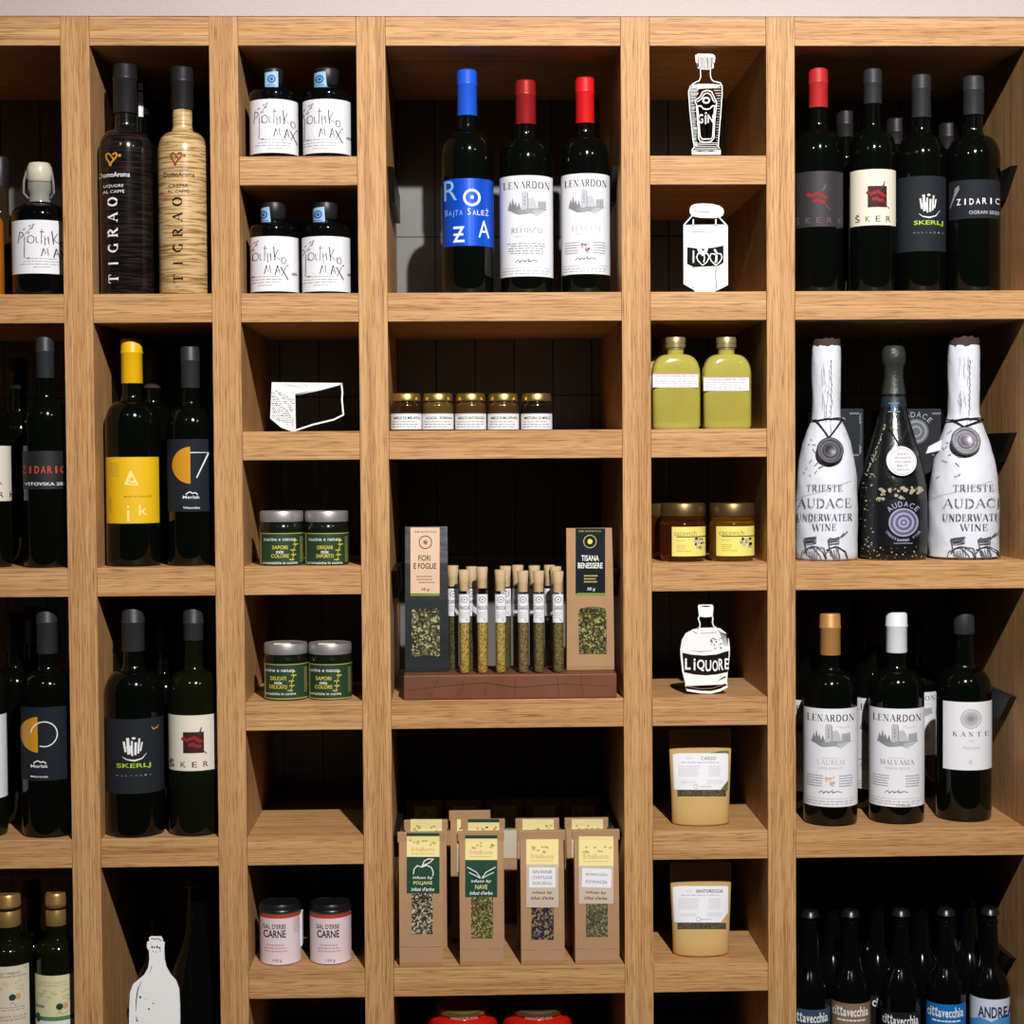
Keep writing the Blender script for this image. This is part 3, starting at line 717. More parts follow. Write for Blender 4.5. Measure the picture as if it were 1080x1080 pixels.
# --- right end compartment
b = wine('wine bottle with red capsule and dark grape label', 863, 73.5, 52, .06, 'B', M('dusty_red_capsule', (186, 40, 44), .45), 112.5)
cream_label(b, 177.5, 235.5, -.98, .98, -1, paper=M('dark_plum_label', (50, 46, 50), .6), ink=M('dim_plum_ink', (112, 84, 86), .7), sq=False)
b = wine('wine bottle with grey capsule and cream label with dark square', 920.3, 74, 49.5, .058, 'B', GREYCAP, 108.5)
cream_label(b, 175.5, 234, -.93, .96, 4)
b = wine('wine bottle with charcoal label and lime lettering beside the cream-labelled one', 971.5, 80, 52, .068, 'B', GREYCAP, 123)
fork_label(b, 182.5, 261, -1, .98, 7)[0].build('front_label', b.o)
b = wine('wine bottle with wide white lettering on a charcoal band, rightmost top row', 1026.5, 81.5, 56, .062, 'B', GREYCAP, 120)
a = b.art(Z5); a.rect(628, 610, 798, 742, CARBON, 0)
for i, c in enumerate('ZIDARICH'): a.text(c, 661 + i * 21.3, 685 - abs(i - 2) * .8, 14 if c != 'I' else 5, 21, WINK, bold=.012)
a.text('OGRAN 2020', 745, 722, 100, 12, LGREY, bold=.01)
for i in range(5): a.stroke([(632 + i * 4, 700 - i * 12), (650, 660 - i * 6), (662, 640 - i * 3)], 3, GREY)
a.build('front_label', b.o)
for px, tp, l in ((892, 118, 'dark wine bottle behind the red-capsule and cream-label pair'), (945, 126, 'dark wine bottle behind the cream-label and lime-letter pair'), (1000, 131, 'dark wine bottle behind the two rightmost front bottles')):
    wine(l, px, tp, 52, .16, 'B', BLACKCAP, tp + 26)  # capsules coloured black to imitate the dimness behind the front bottles

# ================================================================ ROW 2
b = wine('wine bottle with cream label cut off at the left edge, second row', -16, 362, 52, .05, 'C', GREYCAP, 398)
cream_label(b, 465.5, 524, -.97, .97, 2)
b = wine('wine bottle with black band and red lettering, second row far left', 48, 356, 48, .040, 'C', GREYCAP, 398.5)
a = b.art(Y1); a.rect(82, 543, 262, 688, M('black_label', (26, 27, 30), .6), 0)
for i, c in enumerate('ZIDARICH'): a.text(c, 91 + i * 23.2, 614, 17 if c != 'I' else 6, 27, REDINK, bold=.014)
a.text('VITOVSKA 2021', 170, 668, 156, 12, WINK, bold=.012); a.build('front_label', b.o)
wine('dark wine bottle tucked behind the red-lettered bottle, second row', 20, 378, 50, .15, 'C', BLACKCAP, 410)
b = wine('wine bottle with yellow capsule and yellow label', 139.5, 357.5, 57, .055, 'C', YELCAP, 404)
a = b.art(Y1); a.rect(402, 566, 596, 818, M('yellow_label', (238, 190, 20), .55), 0); PY = M('pale_yellow_ink', (252, 236, 150), .6)
a.poly([(490, 618), (500, 636), (486, 652), (492, 660), (468, 672)], PY); a.stroke([(492, 620), (516, 672), (470, 668)], 7, PY); a.rect(474, 656, 512, 664, PY)
a.text('BAJTA SALEŽ', 518, 716, 98, 9, M('olive_ink', (120, 96, 20), .7))
a.text('i', 482, 780, 9, 60, PY); a.text('k', 536, 767, 30, 40, PY); a.small(416, 590, 452, 8, 7, 3, YELINK, seed=4); a.small(414, 722, 422, 10, 6, 3, YELINK, seed=5)
a.build('front_label', b.o)
def arc_label(b, x0, x1, y0, y1, cx, cy, R, dark, style, tx, ty):
    a = b.art(W1 if style else Y1); a.rect(x0, y0, x1, y1, dark, 0)
    a.poly([(cx, cy - R), *[(cx + R * .95 * math.cos(rad(t)), cy + R * math.sin(rad(t))) for t in range(-95, -271, -12)], (cx, cy + R)], ORANGE)
    if style: a.ring(cx + 22, cy - 2, 46, 4, WINK, a0=-175, a1=110)
    else: a.stroke([(cx, cy - R + 22), (cx + 68, cy - R + 22), (cx + 22, cy + R - 22)], 4, WINK)
    k = .97 if style else 1
    a.text('Merlak', tx, ty, 62 * k, 12, WINK, bold=.012)
    a.stroke([(tx - 20, ty - 10), (tx - 14, ty - 16), (tx - 4, ty - 20), (tx + 4, ty - 14), (tx + 14, ty - 17), (tx + 24, ty - 10)], 4, WINK)
    a.text('Vitovska' if not style else 'Malvazija', tx, ty + 40, 62 * k, 9, WINK, bold=.01)
    a.build('front_label', b.o)
b = wine('wine bottle with slate label, orange half disc and thin seven, second row', 201, 366, 51, .055, 'C', GREYCAP, 409)
arc_label(b, 634, 803, 498, 773, 720, 597, 70, M('slate_label', (32, 38, 46), .7, spec=.15), 0, 722, 718)
wine('brown-capsule wine bottle behind the yellow-capsule bottle', 161, 366, 50, .15, 'C', BRCAP, 409)

# green herb jars
JARGREEN = M('dark_green_jar_label', (38, 66, 40), .5); PESTO = M('dark_pesto', (20, 26, 16), .12, coat=.5); KHAKI = M('khaki_gold_ink', (184, 172, 96), .6); YLINK = M('lemon_ink', (222, 206, 84), .6)
def pesto(label, px, ltop, wd, Y, shelf, lines, dx, tag, lh):
    b = Round('herb_jar', label, 'jar', px, ltop, wd, Y, shelf, group='green herb jars')
    lz = b.H - .0135
    b.lat('glass_body', foot(b.R) + [(b.R, .3 * b.H), (b.R, lz - .010)] + [(b.R * .97, lz - .006), (b.R * .93, lz - .003), (b.R * .93, lz + .002), (0, lz + .003)], PESTO)
    lid = b.lat('lid', [(b.R * .90, lz), (b.R * .97, lz - .0005), (b.R * .98, lz + .001), (b.R * .98, b.H - .002), (b.R * .95, b.H), (b.R * .9, b.H - .0006), (0, b.H - .0008)], SILVER)
    y0 = ltop + 18.5; y1 = ltop + lh; c = px + dx
    a = b.art(); a.rect(px - .99 * b.rp, y0, px + .99 * b.rp, y1, JARGREEN, 0)
    r = b.rp
    a.rect(px - .99 * r, y1 - 2.6, px + .99 * r, y1 - 1.6, KHAKI); a.rect(px - .99 * r, y0 + .2, px + .99 * r, y0 + 1.0, KHAKI); a.rect(px - .96 * r, y0, px - .90 * r, y1 - 2, KHAKI)
    a.text('cucina e natura', c - 1, y0 + 6.6, 33, 3.4, WINK, bold=.004)
    a.text(lines[0], c - 1, y0 + 15.2, 16, 4.0, YLINK, bold=.015); a.text('mix', c - 1, y0 + 19.8, 8, 3.4, WINK, bold=.02); a.text(lines[1], c - 1, y0 + 24.2, 18, 4.0, YLINK, bold=.015)
    a.text('aromatiche in cucina', c - 1, y0 + 31.4, 36, 3.0, WINK, bold=.004)
    rd = random.Random(int(px))
    p = [(c + 11, y0 + 29), (c + 13, y0 + 24), (c + 12.4, y0 + 19), (c + 15, y0 + 13), (c + 14, y0 + 9)]
    a.stroke(p, .5, YLINK)
    for q in p:
        for s in (-1, 1): a.stroke([q, (q[0] + s * 1.8, q[1] - 1.4), (q[0] + s * 2.6, q[1] - .4)], .8, YLINK)
    a.small(px + .80 * r, y0 + 5, px + .95 * r, 13, 2.1, .9, KHAKI, seed=2)
    a.build('label_band', b.o)
    if tag:
        bm = bmesh.new(); box(bm, -.012 + tag, .010 + tag, -.022, -.010, b.H - .0005, b.H + .0004)
        link_mesh('price_sticker', bm, YELLOWP, lid)
pesto('green herb jar with silver lid, left of the upper pair', 297.5, 538.8, 46.4, .04, 'C', ('SAPORI', 'COLORE'), -1, 0, 58)
pesto('green herb jar with silver lid, right of the upper pair', 344.9, 538.8, 46.4, .04, 'C', ('ORIGANI', 'SAPORITO'), -1, 0, 58)
pesto('green herb jar with yellow lid sticker, left of the lower pair', 302, 677.5, 46.5, .04, 'D', ('DELICATI', 'DELICATO'), -7, -.002, 57.5)
pesto('green herb jar with cream lid sticker, right of the lower pair', 348.6, 677.5, 46, .04, 'D', ('SAPORI', 'COLORE'), -6, -.002, 57.5)

# five little honey jars
def honey(label, px, wd, liq, title, seed):
    b = Round('honey_jar', label, 'jar', px, 415.2, wd, .040, 'M', group='small gold-lidded honey jars')
    H = b.H; R = b.R; lz = H - .0085
    b.lat('glass_body', foot(R, .003) + [(R, .3 * H), (R, .60 * H)] + shoulder(R, R * .84, .62 * H, .78 * H, .7) + [(R * .84, lz - .001), (0, lz)], liq)
    b.lat('lid', [(R * .82, lz - .002), (R * .93, lz - .0018), (R * .95, lz - .0005), (R * .93, lz + .001), (R * .93, H - .002), (R * .87, H), (R * .8, H - .0006), (0, H - .0008)], GOLD)
    a = b.art(); r = b.rp; a.rect(px - .99 * r, 431.4, px + .99 * r, 448, PAPER, 0)
    a.text(title, px + .05 * r, 436, 1.62 * r, 2.8, INK, bold=.015); a.rect(px - .9 * r, 432, px + .9 * r, 432.5, LGREY)
    a.small(px - .84 * r, 440, px + .86 * r, 3, 2.6, .9, GREY, seed=seed); a.build('label_band', b.o)
for i, (l, px, c, t) in enumerate((('small honey jar with dark brown honey at left end of its row', 428.7, (62, 40, 20), 'MIELE DI MELATA'), ('small honey jar with greenish honey, second from left in its row', 462.2, (118, 96, 40), 'ACACIA - ROBINIA'), ('small honey jar with light brown honey in the middle of its row', 496.6, (112, 76, 40), 'MIELE DI SANTOREGGIA'), ('small honey jar with amber honey, fourth from left in its row', 531, (104, 66, 34), 'MIELE DI MILLEFIORI'), ('small honey jar with blackish contents at right end of its row', 566, (40, 28, 22), 'MISTURA DI MIELE'))):
    honey(l, px, 33.2, M('honey_%s' % 'abcde'[i], tuple(v * .72 for v in c), .1, spec=.6, coat=.4), t, i + 2)

# flat flasks of yellow liqueur
LEMON = M('cloudy_lemon_liqueur', (176, 166, 76), .10, spec=.5, coat=.6, var=.2, vscale=26)
def flask(label, px, Y, wd, yl, plain=False):
    X = at(px, 400, Y)[0]; z0 = BZ['M'] + .0005; k = scl(Y); H = at(px, 356, Y)[1] - z0; A = wd / 2 / k; B = .017
    o = thing('liqueur_flask', label, 'liquor bottle', (X, Y, z0), 'flat yellow liqueur flasks')
    L = [sell(A * .93, B * .85, 5, 0), sell(A, B, 5, .004), sell(A, B, 5, H * .60)]
    for i in range(1, 9):
        t = rad(90 * i / 8); rn = .011
        L.append(sell(rn + (A - rn) * math.cos(t) ** .8, rn + (B - rn) * math.cos(t), 5 - 3 * i / 8, H * .60 + H * .215 * math.sin(t)))
    L += [sell(.0108, .0108, 2, H * .90)]
    link_mesh('glass_body', loft(bmesh.new(), L), LEMON, o, smooth=50)
    bm = lathe(bmesh.new(), [(.0112, H * .865), (.0118, H * .866), (.0118, H * .885), (.0135, H * .89), (.0135, H * .925), (.0128, H * .93), (.0136, H * .935), (.0136, H * .985), (.0128, H), (0, H)])
    link_mesh('screw_cap', bm, M('champagne_gold_cap', (196, 178, 130), .32, metal=.7), o, smooth=40)
    lw = []
    a = Art(front_map(lambda x, z: Y - B - .0002, Y - B), tf=Y4)
    x0, x1 = (px - wd * .47 - 660) * 3.6, (px + wd * .47 - 660) * 3.6
    a.rect(x0, yl, x1, yl + 55, PAPER, 0)
    a.rect(x0, yl, x1, yl + 5, M('salmon_ink', (206, 140, 110), .7)); a.text('LIQUORE ALLE ERBE DEL CARSO', (x0 + x1) / 2, yl + 12, (x1 - x0) * .9, 7, GREY, bold=.01)
    a.small(x0 + 6, yl + 24, x1 - 4, 4, 8.5, 2.6, LGREY, seed=int(px)); a.build('label_band', o)
flask('flat flask of yellow-green liqueur, left of the front pair', 712.5, .035, 51, 264)
flask('flat flask of yellow-green liqueur, right of the front pair', 766, .035, 51, 277)
flask('third yellow liqueur flask half hidden behind the left one', 703, .105, 49, 270)

# big honey jars
BIGLID = M('dull_gold_lid', (128, 104, 66), .35, metal=.8)
def bighoney(label, px, wd, Y, liq, x0, x1, y0, y1, dark):
    b = Round('honey_jar', label, 'jar', px, 530.5, wd, Y, 'C', group='large honey jars with yellow labels'); H, R = b.H, b.R; lz = H - .016
    b.lat('glass_body', [(0, .004), (R * .7, .003), (R * .86, 0), (R * .95, .004), (R, .012), (R, .3 * H), (R, .62 * H)] + [(R * .985, .66 * H), (R * .93, .69 * H), (R * .95, .72 * H), (R * .92, lz - .002), (R * .9, lz), (0, lz)], liq)
    b.lat('lid', [(R * .9, lz - .002), (R * .965, lz - .001), (R * .97, lz + .001), (R * .97, H - .003), (R * .92, H), (R * .8, H - .001), (0, H - .0012)], BIGLID)
    if x0 is None: return
    a = b.art(Y4); a.rect(x0, y0, x1, y1, M('honey_yellow_label', (246, 228, 120), .6), 0); w_ = x1 - x0
    a.text('cacovich', x0 + w_ * .40, y0 + 24, w_ * .66, 19, M('olive_grey_ink', (150, 134, 70), .7)); a.rect(x0 + w_ * .14, y0 + 36, x1, y0 + 39.5, INK)
    a.small(x0 + w_ * .14, y0 + 52, x0 + w_ * .4, 1, 6, 2.5, YELINK); a.small(x0 + w_ * .14, y0 + 70, x0 + w_ * .42, 3, 7, 2.5, YELINK); a.small(x0 + w_ * .14, y0 + 92, x0 + w_ * .62, 1, 6, 3, YELINK, seed=6)
    rd = random.Random(3 + dark)
    for i in range(12): a.ell(x0 + w_ * (.78 + rd.uniform(-.14, .14)), y0 + 66 + rd.uniform(-22, 18), rd.uniform(3, 7), rd.uniform(3, 7), (INK, GREY, LGREY)[i % 3], 2, 8)
    a.build('front_label', b.o)
HON1 = M('dark_amber_honey', (176, 92, 34), .05, trans=.92, ior=1.4); HON2 = M('golden_honey', (232, 166, 44), .05, trans=.92, ior=1.4)
bighoney('large honey jar of reddish amber honey, left of the front pair', 720.3, 49, .045, HON1, 176, 302, 831, 943, 0)
bighoney('large honey jar of golden honey, right of the front pair', 772, 49, .045, HON2, 345, 487, 829, 942, 1)
bighoney('large honey jar showing only its edge behind the reddish one', 702.5, 46, .115, HON1, None, 0, 0, 0, 0)

# underwater sparkling wines
CRUMPLE = M('crumpled_white_wrap', (226, 230, 240), .65, spec=.3, bump=.55, bscale=55, var=.06, vscale=40)
SKETCH = M('charcoal_sketch_ink', (92, 96, 108), .7); BROWNTOP = M('dark_brown_tissue', (74, 54, 50), .8)
def ship(a, cx, cy, s):
    P = lambda *q: [(cx + x * s, cy + y * s) for x, y in q]
    for pts in (((-20, -10), (-17, 8), (-13, 10)), ((4, -9), (7, 8), (11, 10)), ((-20, -10), (-8, -12), (-8, -6), (-19, -4)), ((4, -9), (15, -11), (15, -5), (5, -4)),
                ((-22, 4), (-12, -2), (0, 0), (3, 12)), ((2, 2), (12, -2), (22, 4), (25, 14)), ((-16, 6), (-10, 16)), ((-12, -2), (-4, 8), (-2, 16)), ((12, -2), (16, 8), (16, 16)), ((7, 2), (10, 12)),
                ((-22, 4), (-24, 14)), ((20, -16), (15, -10)), ((24, -18), (18, -12))):
        a.stroke(P(*pts), .9 * s, SKETCH)
    a.poly(P((-20, -10), (-8, -12), (-9, -8), (-19, -6)), SKETCH); a.poly(P((4, -9), (15, -11), (14, -7), (5, -6)), SKETCH)
    for dx in (0, 22):
        for j in range(5):
            a.stroke(P((-17 + dx + j * 2.4, 3 - j * .6), (-13 + dx + j * 1.6, 8 + j), (-11 + dx + j * 1.2, 17)), .55 * s, SKETCH)
        a.stroke(P((-18 + dx, -8), (-16 + dx, -11), (-12 + dx, -9.5), (-7 + dx, -12)), .6 * s, INK)
        a.stroke(P((-20 + dx, 6), (-16 + dx, 0), (-8 + dx, -1.5), (-1 + dx, 4), (2 + dx, 12)), .8 * s, INK)
    a.poly(P((-23, 12), (-12, 15), (0, 14), (12, 15), (24, 12), (20, 18), (-20, 18)), SKETCH)
    for i in range(7): a.stroke(P((-24 + i * 7, 17 + (i % 2) * 2), (-20 + i * 7, 14), (-16 + i * 7, 18), (-21 + i * 7, 19)), 1.3 * s, INK if i % 2 else SKETCH)
def wrapped(label, px, top, Y, tab, dx, medal, tail):
    """tab: list of (photo y, half width px) from the base upwards"""
    b = Round('sparkling_wine_bottle', label, 'wine bottle', px, top, 66, Y, 'C'); k = b.k
    p = [(0, .001), (b.R * .93, 0)] + [(r / k, max(.003, at(px, y, Y)[1] - b.z0)) for y, r in tab]
    zt = p[-1][1]; b.prof = p + [(0, zt + .001)]
    bm = lathe(bmesh.new(), b.prof, 64)
    bmesh.ops.subdivide_edges(bm, edges=[e for e in bm.edges if e.calc_length() > .012], cuts=3, use_grid_fill=True)
    rd = random.Random(int(px))
    for v in bm.verts:
        if .006 < v.co.z < b.H - .006:
            th = math.atan2(v.co.x, -v.co.y); d = 1 + .018 * math.sin(5 * th + v.co.z * 40) * math.sin(v.co.z * 70 + 2 * th) + rd.uniform(-.006, .006)
            v.co.x *= d; v.co.y *= d
    link_mesh('paper_wrap', bm, CRUMPLE, b.o, smooth=60)
    rt = tab[-1][1] / k; bm = bmesh.new(); seg = 28
    lo = [[((rt * 1.06) * math.sin(2 * math.pi * q / seg), -(rt * 1.06) * math.cos(2 * math.pi * q / seg), zt - .005 + .0025 * math.sin(q * 2.3)) for q in range(seg)],
          [((rt * 1.10) * math.sin(2 * math.pi * q / seg), -(rt * 1.10) * math.cos(2 * math.pi * q / seg), b.H - .002 + .002 * math.sin(q * 1.7)) for q in range(seg)],
          [(rt * .62 * math.sin(2 * math.pi * q / seg), -rt * .62 * math.cos(2 * math.pi * q / seg), b.H - .0005) for q in range(seg)]]
    link_mesh('tissue_top', loft(bm, lo, cap0=False), BROWNTOP, b.o, smooth=60)
    rf = lambda z: b.rat(z) * 1.03 + .0006
    a = b.art(rfun=rf, cuty=list(range(360, 596, 6))); c = px + dx
    a.roman('TRIESTE', c, 509.5, 37, 7, SKETCH, T=.12, th=.05); a.roman('AUDACE', c, 525.5, 54, 9.5, SKETCH, T=.10, th=.045, gap=.06)
    a.roman('UNDERWATER', c, 540.5, 55, 7.2, SKETCH, T=.13, th=.05, gap=.07); a.roman('WINE', c, 550.8, 24, 7, SKETCH, T=.12, gap=.08)
    ship(a, c - .5, 573, .98)
    for i in range(16):
        x = px + rd.uniform(-10, 12); y = rd.uniform(368, 438)
        a.stroke([(x, y), (x + rd.uniform(-2, 2), y + rd.uniform(4, 9)), (x + rd.uniform(-3, 3), y + rd.uniform(10, 22))], .5, SKETCH if i % 3 else GREY)
    for i in range(16):
        x = px + rd.uniform(-26, -4); y = rd.uniform(452, 500); a.stroke([(x, y), (x + rd.uniform(2, 6), y + rd.uniform(-5, 5))], .6, SKETCH)
    for i in range(10):
        x = px + rd.uniform(8, 11); y = 374 + i * 6; a.stroke([(x, y), (x + 2, y + 3), (x + rd.uniform(-1, 3), y + 6)], 1.1, SKETCH)
    a.stroke([(px - 30, 520), (px - 10, 514), (px + 26, 502)], .35, LGREY)
    a.build('printed_drawing', b.o)
    # neck cord and pendant medal
    zc = at(px, 442.5, Y)[1] - b.z0; rc = b.rat(zc) * 1.07 + .0012; bm = bmesh.new()
    tube(bm, [(rc * math.sin(t * math.pi / 10), -rc * math.cos(t * math.pi / 10), zc + .0015 * math.sin(t)) for t in range(21)], .0011)
    mx, my, mr = medal
    mX, mZ = at(mx, my, Y - b.R - .004); mX -= b.X; mZ -= b.z0
    yb = lambda z: -(b.rat(z) * 1.04 + .003)
    top_z = mZ + mr / k
    for s in (-1, 1):
        pts = []
        for i in range(9):
            t = i / 8; z = zc + (top_z - zc) * t; xx = s * rc * .8 * (1 - t) + mX * t; rr = b.rat(z) * 1.05 + .002
            pts.append((xx, -math.sqrt(max(rr * rr - xx * xx, 1e-6)), z))
        tube(bm, pts, .0010)
    link_mesh('neck_cord', bm, M('black_cord', (20, 20, 24), .7), b.o, smooth=60)
    R = mr / k; bm = bmesh.new(); lathe(bm, [(0, 0), (R * .95, 0), (R, .0012), (R, .0026), (R * .93, .0036), (R * .78, .0036), (R * .74, .0022), (R * .55, .0022), (R * .5, .0034), (R * .3, .0034), (R * .2, .0028), (0, .0032)], 32)
    tilt = math.atan2(b.rat(mZ - R * .8) - b.rat(mZ + R * .8), 1.6 * R)
    bmesh.ops.rotate(bm, verts=bm.verts[:], cent=(0, 0, 0), matrix=Matrix.Rotation(rad(90) - tilt, 3, 'X'))
    yc = -(b.rat(mZ) * 1.04 + .0025)
    bmesh.ops.translate(bm, verts=bm.verts[:], vec=(mX, -math.sqrt(max(yc * yc - mX * mX, 1e-6)), mZ))
    link_mesh('pendant_medal', bm, M('tarnished_medal', (120, 116, 126), .35, metal=.6, var=.5, vscale=260) if tail else M('dark_star_medal', (52, 50, 56), .4, metal=.5, var=.7, vscale=420), b.o, smooth=30)
    if tail:
        bm = bmesh.new(); X0, Z0 = at(px - 22, 470, Y)
        pts = [(-.027, -.006, at(px, 462, Y)[1] - b.z0), (-.030, -.010, at(px, 474, Y)[1] - b.z0), (-.054, -.010, at(px, 478, Y)[1] - b.z0), (-.050, -.008, at(px, 471, Y)[1] - b.z0)]
        back = [(x, y + .004, z) for x, y, z in pts]; loft(bm, [pts, back]); link_mesh('paper_corner', bm, CRUMPLE, b.o)
    return b
wrapped('white paper-wrapped sparkling bottle with dark star-edged medal, left of three', 871.5, 357, .052,
        [(589, 32.5), (560, 33), (530, 32.6), (505, 31.5), (485, 29), (468, 25.5), (455, 21), (446, 17), (441, 15), (420, 14.8), (400, 15.2), (380, 15.6), (368, 15), (362, 13.6)], -2, (876.5, 475.5, 14.2), False)
wrapped('white paper-wrapped sparkling bottle with pale ringed medal, right of three', 1016.5, 355, .055,
        [(589, 36.5), (560, 37), (530, 36.6), (505, 35), (485, 31.5), (468, 27), (455, 22), (446, 19), (436, 16.5), (415, 16.4), (395, 16.6), (375, 16.8), (365, 16), (362, 15)], 9, (1020.5, 465.5, 15.6), True)
b = Round('sparkling_wine_bottle', 'dark encrusted sparkling bottle with white tag between two wrapped bottles', 'wine bottle', 942.5, 364, 71, .055, 'C', None, None)
k = b.k; tab = [(589, 35), (560, 35.5), (530, 35), (505, 33), (485, 29), (465, 23.5), (445, 17.5), (430, 13.5), (415, 11.5), (405, 11)]
b.prof = [(0, .002), (b.R * .9, 0)] + [(r / k, max(.004, at(b.px, y, b.Y)[1] - b.z0)) for y, r in tab] + [(0, at(b.px, 403, b.Y)[1] - b.z0)]
bm = lathe(bmesh.new(), b.prof, 56); bmesh.ops.subdivide_edges(bm, edges=[e for e in bm.edges if e.calc_length() > .012], cuts=3, use_grid_fill=True)
link_mesh('body', bm, M('crusty_black_glass', (24, 26, 25), .22, spec=.6, bump=.35, bscale=160, var=.3, vscale=80), b.o, smooth=60)
zz = lambda y: at(b.px, y, b.Y)[1] - b.z0
b.lat('foil', [(13 / k, zz(416)), (12.4 / k, zz(414)), (10 / k, zz(398)), (10.5 / k, zz(386)), (12.6 / k, zz(383)), (12.8 / k, zz(374)), (11.5 / k, zz(368)), (9 / k, zz(365)), (0, b.H)], M('grey_green_foil', (60, 64, 58), .4, metal=.4, bump=.5, bscale=240))
b.lat('neck_band', [(13.3 / k, zz(430)), (13.9 / k, zz(429.5)), (12.6 / k, zz(419)), (12.2 / k, zz(418.5))], M('dark_neck_band', (30, 38, 48), .5))
a = b.art(rfun=lambda z: b.rat(z) + .0012, cuty=list(range(412, 592, 8))); NB = M('blue_band_ink', (110, 160, 196), .5); a.roman('AUDACE', 944, 422.8, 18, 3.6, NB, T=.2); a.rect(929, 419.4, 957, 420.2, NB); a.rect(929, 428.4, 957, 429.3, NB); a.small(936, 426.4, 953, 1, 1, .9, NB)
a.build('neck_band_lettering', b.o)
rd = random.Random(11); a = b.art(rfun=lambda z: b.rat(z) + .0004, cuty=list(range(440, 592, 8)))
SHELL = M('barnacle_cream', (176, 164, 142), .85)
for i in range(120):
    u = rd.random(); x = b.px + b.rp * (rd.uniform(-.97, -.55) if u < .5 else rd.uniform(-.5, .85)); y = rd.uniform(470, 586) if u < .5 else (rd.uniform(508, 522) if u < .8 else rd.uniform(572, 588))
    s = rd.uniform(.3, 1.7) if u < .5 else (rd.uniform(.8, 4.2) if u < .8 else rd.uniform(.4, 1.5))
    a.poly([(x + s * rd.uniform(.5, 1) * math.cos(t), y + s * .8 * rd.uniform(.5, 1) * math.sin(t)) for t in (0, 1.1, 2.2, 3.3, 4.4, 5.4)], SHELL)
for i in range(40):
    y = rd.uniform(440, 500); x = b.px - b.rp * .99 * lerp([(440, .5), (500, .95)], y) + rd.uniform(0, 3); a.ell(x, y, .8, 1.0, SHELL, n=6)
a.build('barnacles', b.o)
a = b.art((810, 330, 3.6), rfun=lambda z: b.rat(z) + .0006, cuty=list(range(440, 592, 8))); a.rect(404, 692, 602, 868, M('black_gloss_label', (18, 18, 24), .35), 0)
LIL = M('lilac_silver_ink', (168, 164, 196), .5)
for r, m in ((54, LIL), (48, M('dim_lilac', (96, 92, 124), .5)), (38, LIL), (30, M('dim_lilac', (0, 0, 0))), (20, LIL), (12, M('dim_lilac', (0, 0, 0))), (6, LIL)): a.ell(513, 778, r, r, m, 1 + (54 - r) / 8)
a.arctext('AUDACE', 512, 782, 74, -42, 42, 20, LIL); a.arctext('UNDERWATER WINE', 512, 778, 68, -58, 58, 10, LIL, flip=-1); a.small(490, 846, 530, 1, 4, 4, LIL); a.small(478, 857, 548, 1, 4, 3, LIL, seed=4)
a.build('front_label', b.o)
# white round tag on a cord
mX, mZ = at(952, 486.5, b.Y - b.R - .003); mX -= b.X; mZ -= b.z0; R = 15.8 / k
bm = lathe(bmesh.new(), [(0, 0), (R, 0), (R, .0018), (0, .0018)], 32); tl = math.atan2(b.rat(mZ - R) - b.rat(mZ + R), 2 * R)
bmesh.ops.rotate(bm, verts=bm.verts[:], cent=(0, 0, 0), matrix=Matrix.Rotation(rad(90) - tl, 3, 'X')); yr = b.rat(mZ) + .0035
bmesh.ops.translate(bm, verts=bm.verts[:], vec=(mX, -math.sqrt(yr * yr - mX * mX), mZ)); tg = link_mesh('round_tag', bm, M('white_tag', (236, 234, 236), .6), b.o)
fy = b.Y - math.sqrt(yr * yr - mX * mX) - .0022
a = Art(front_map(lambda x, z: fy - (mZ + b.z0 - z) * math.tan(tl), fy)); a.ring(952, 486.5, 13.6, .6, LGREY)
for i, t in enumerate(('2021', 'SPUMANTE', 'MALVASIA', 'BRUT', 'UNDERWATER')): a.text(t, 952, 478.5 + i * 4.2, 17 if i in (1, 2) else (12 if i < 4 else 14), 2.0, GREY)
a.build('tag_print', tg)
bm = bmesh.new()
for s in (-1, 1):
    pts = []
    for i in range(9):
        t = i / 8; z = zz(452) + (mZ + R - zz(452)) * t; xx = s * .012 * (1 - t) + mX * t; rr = b.rat(z) + .0018; pts.append((xx, -math.sqrt(rr * rr - xx * xx), z))
    tube(bm, pts, .0009)
link_mesh('neck_cord', bm, M('black_cord', (0, 0, 0)), b.o, smooth=60)
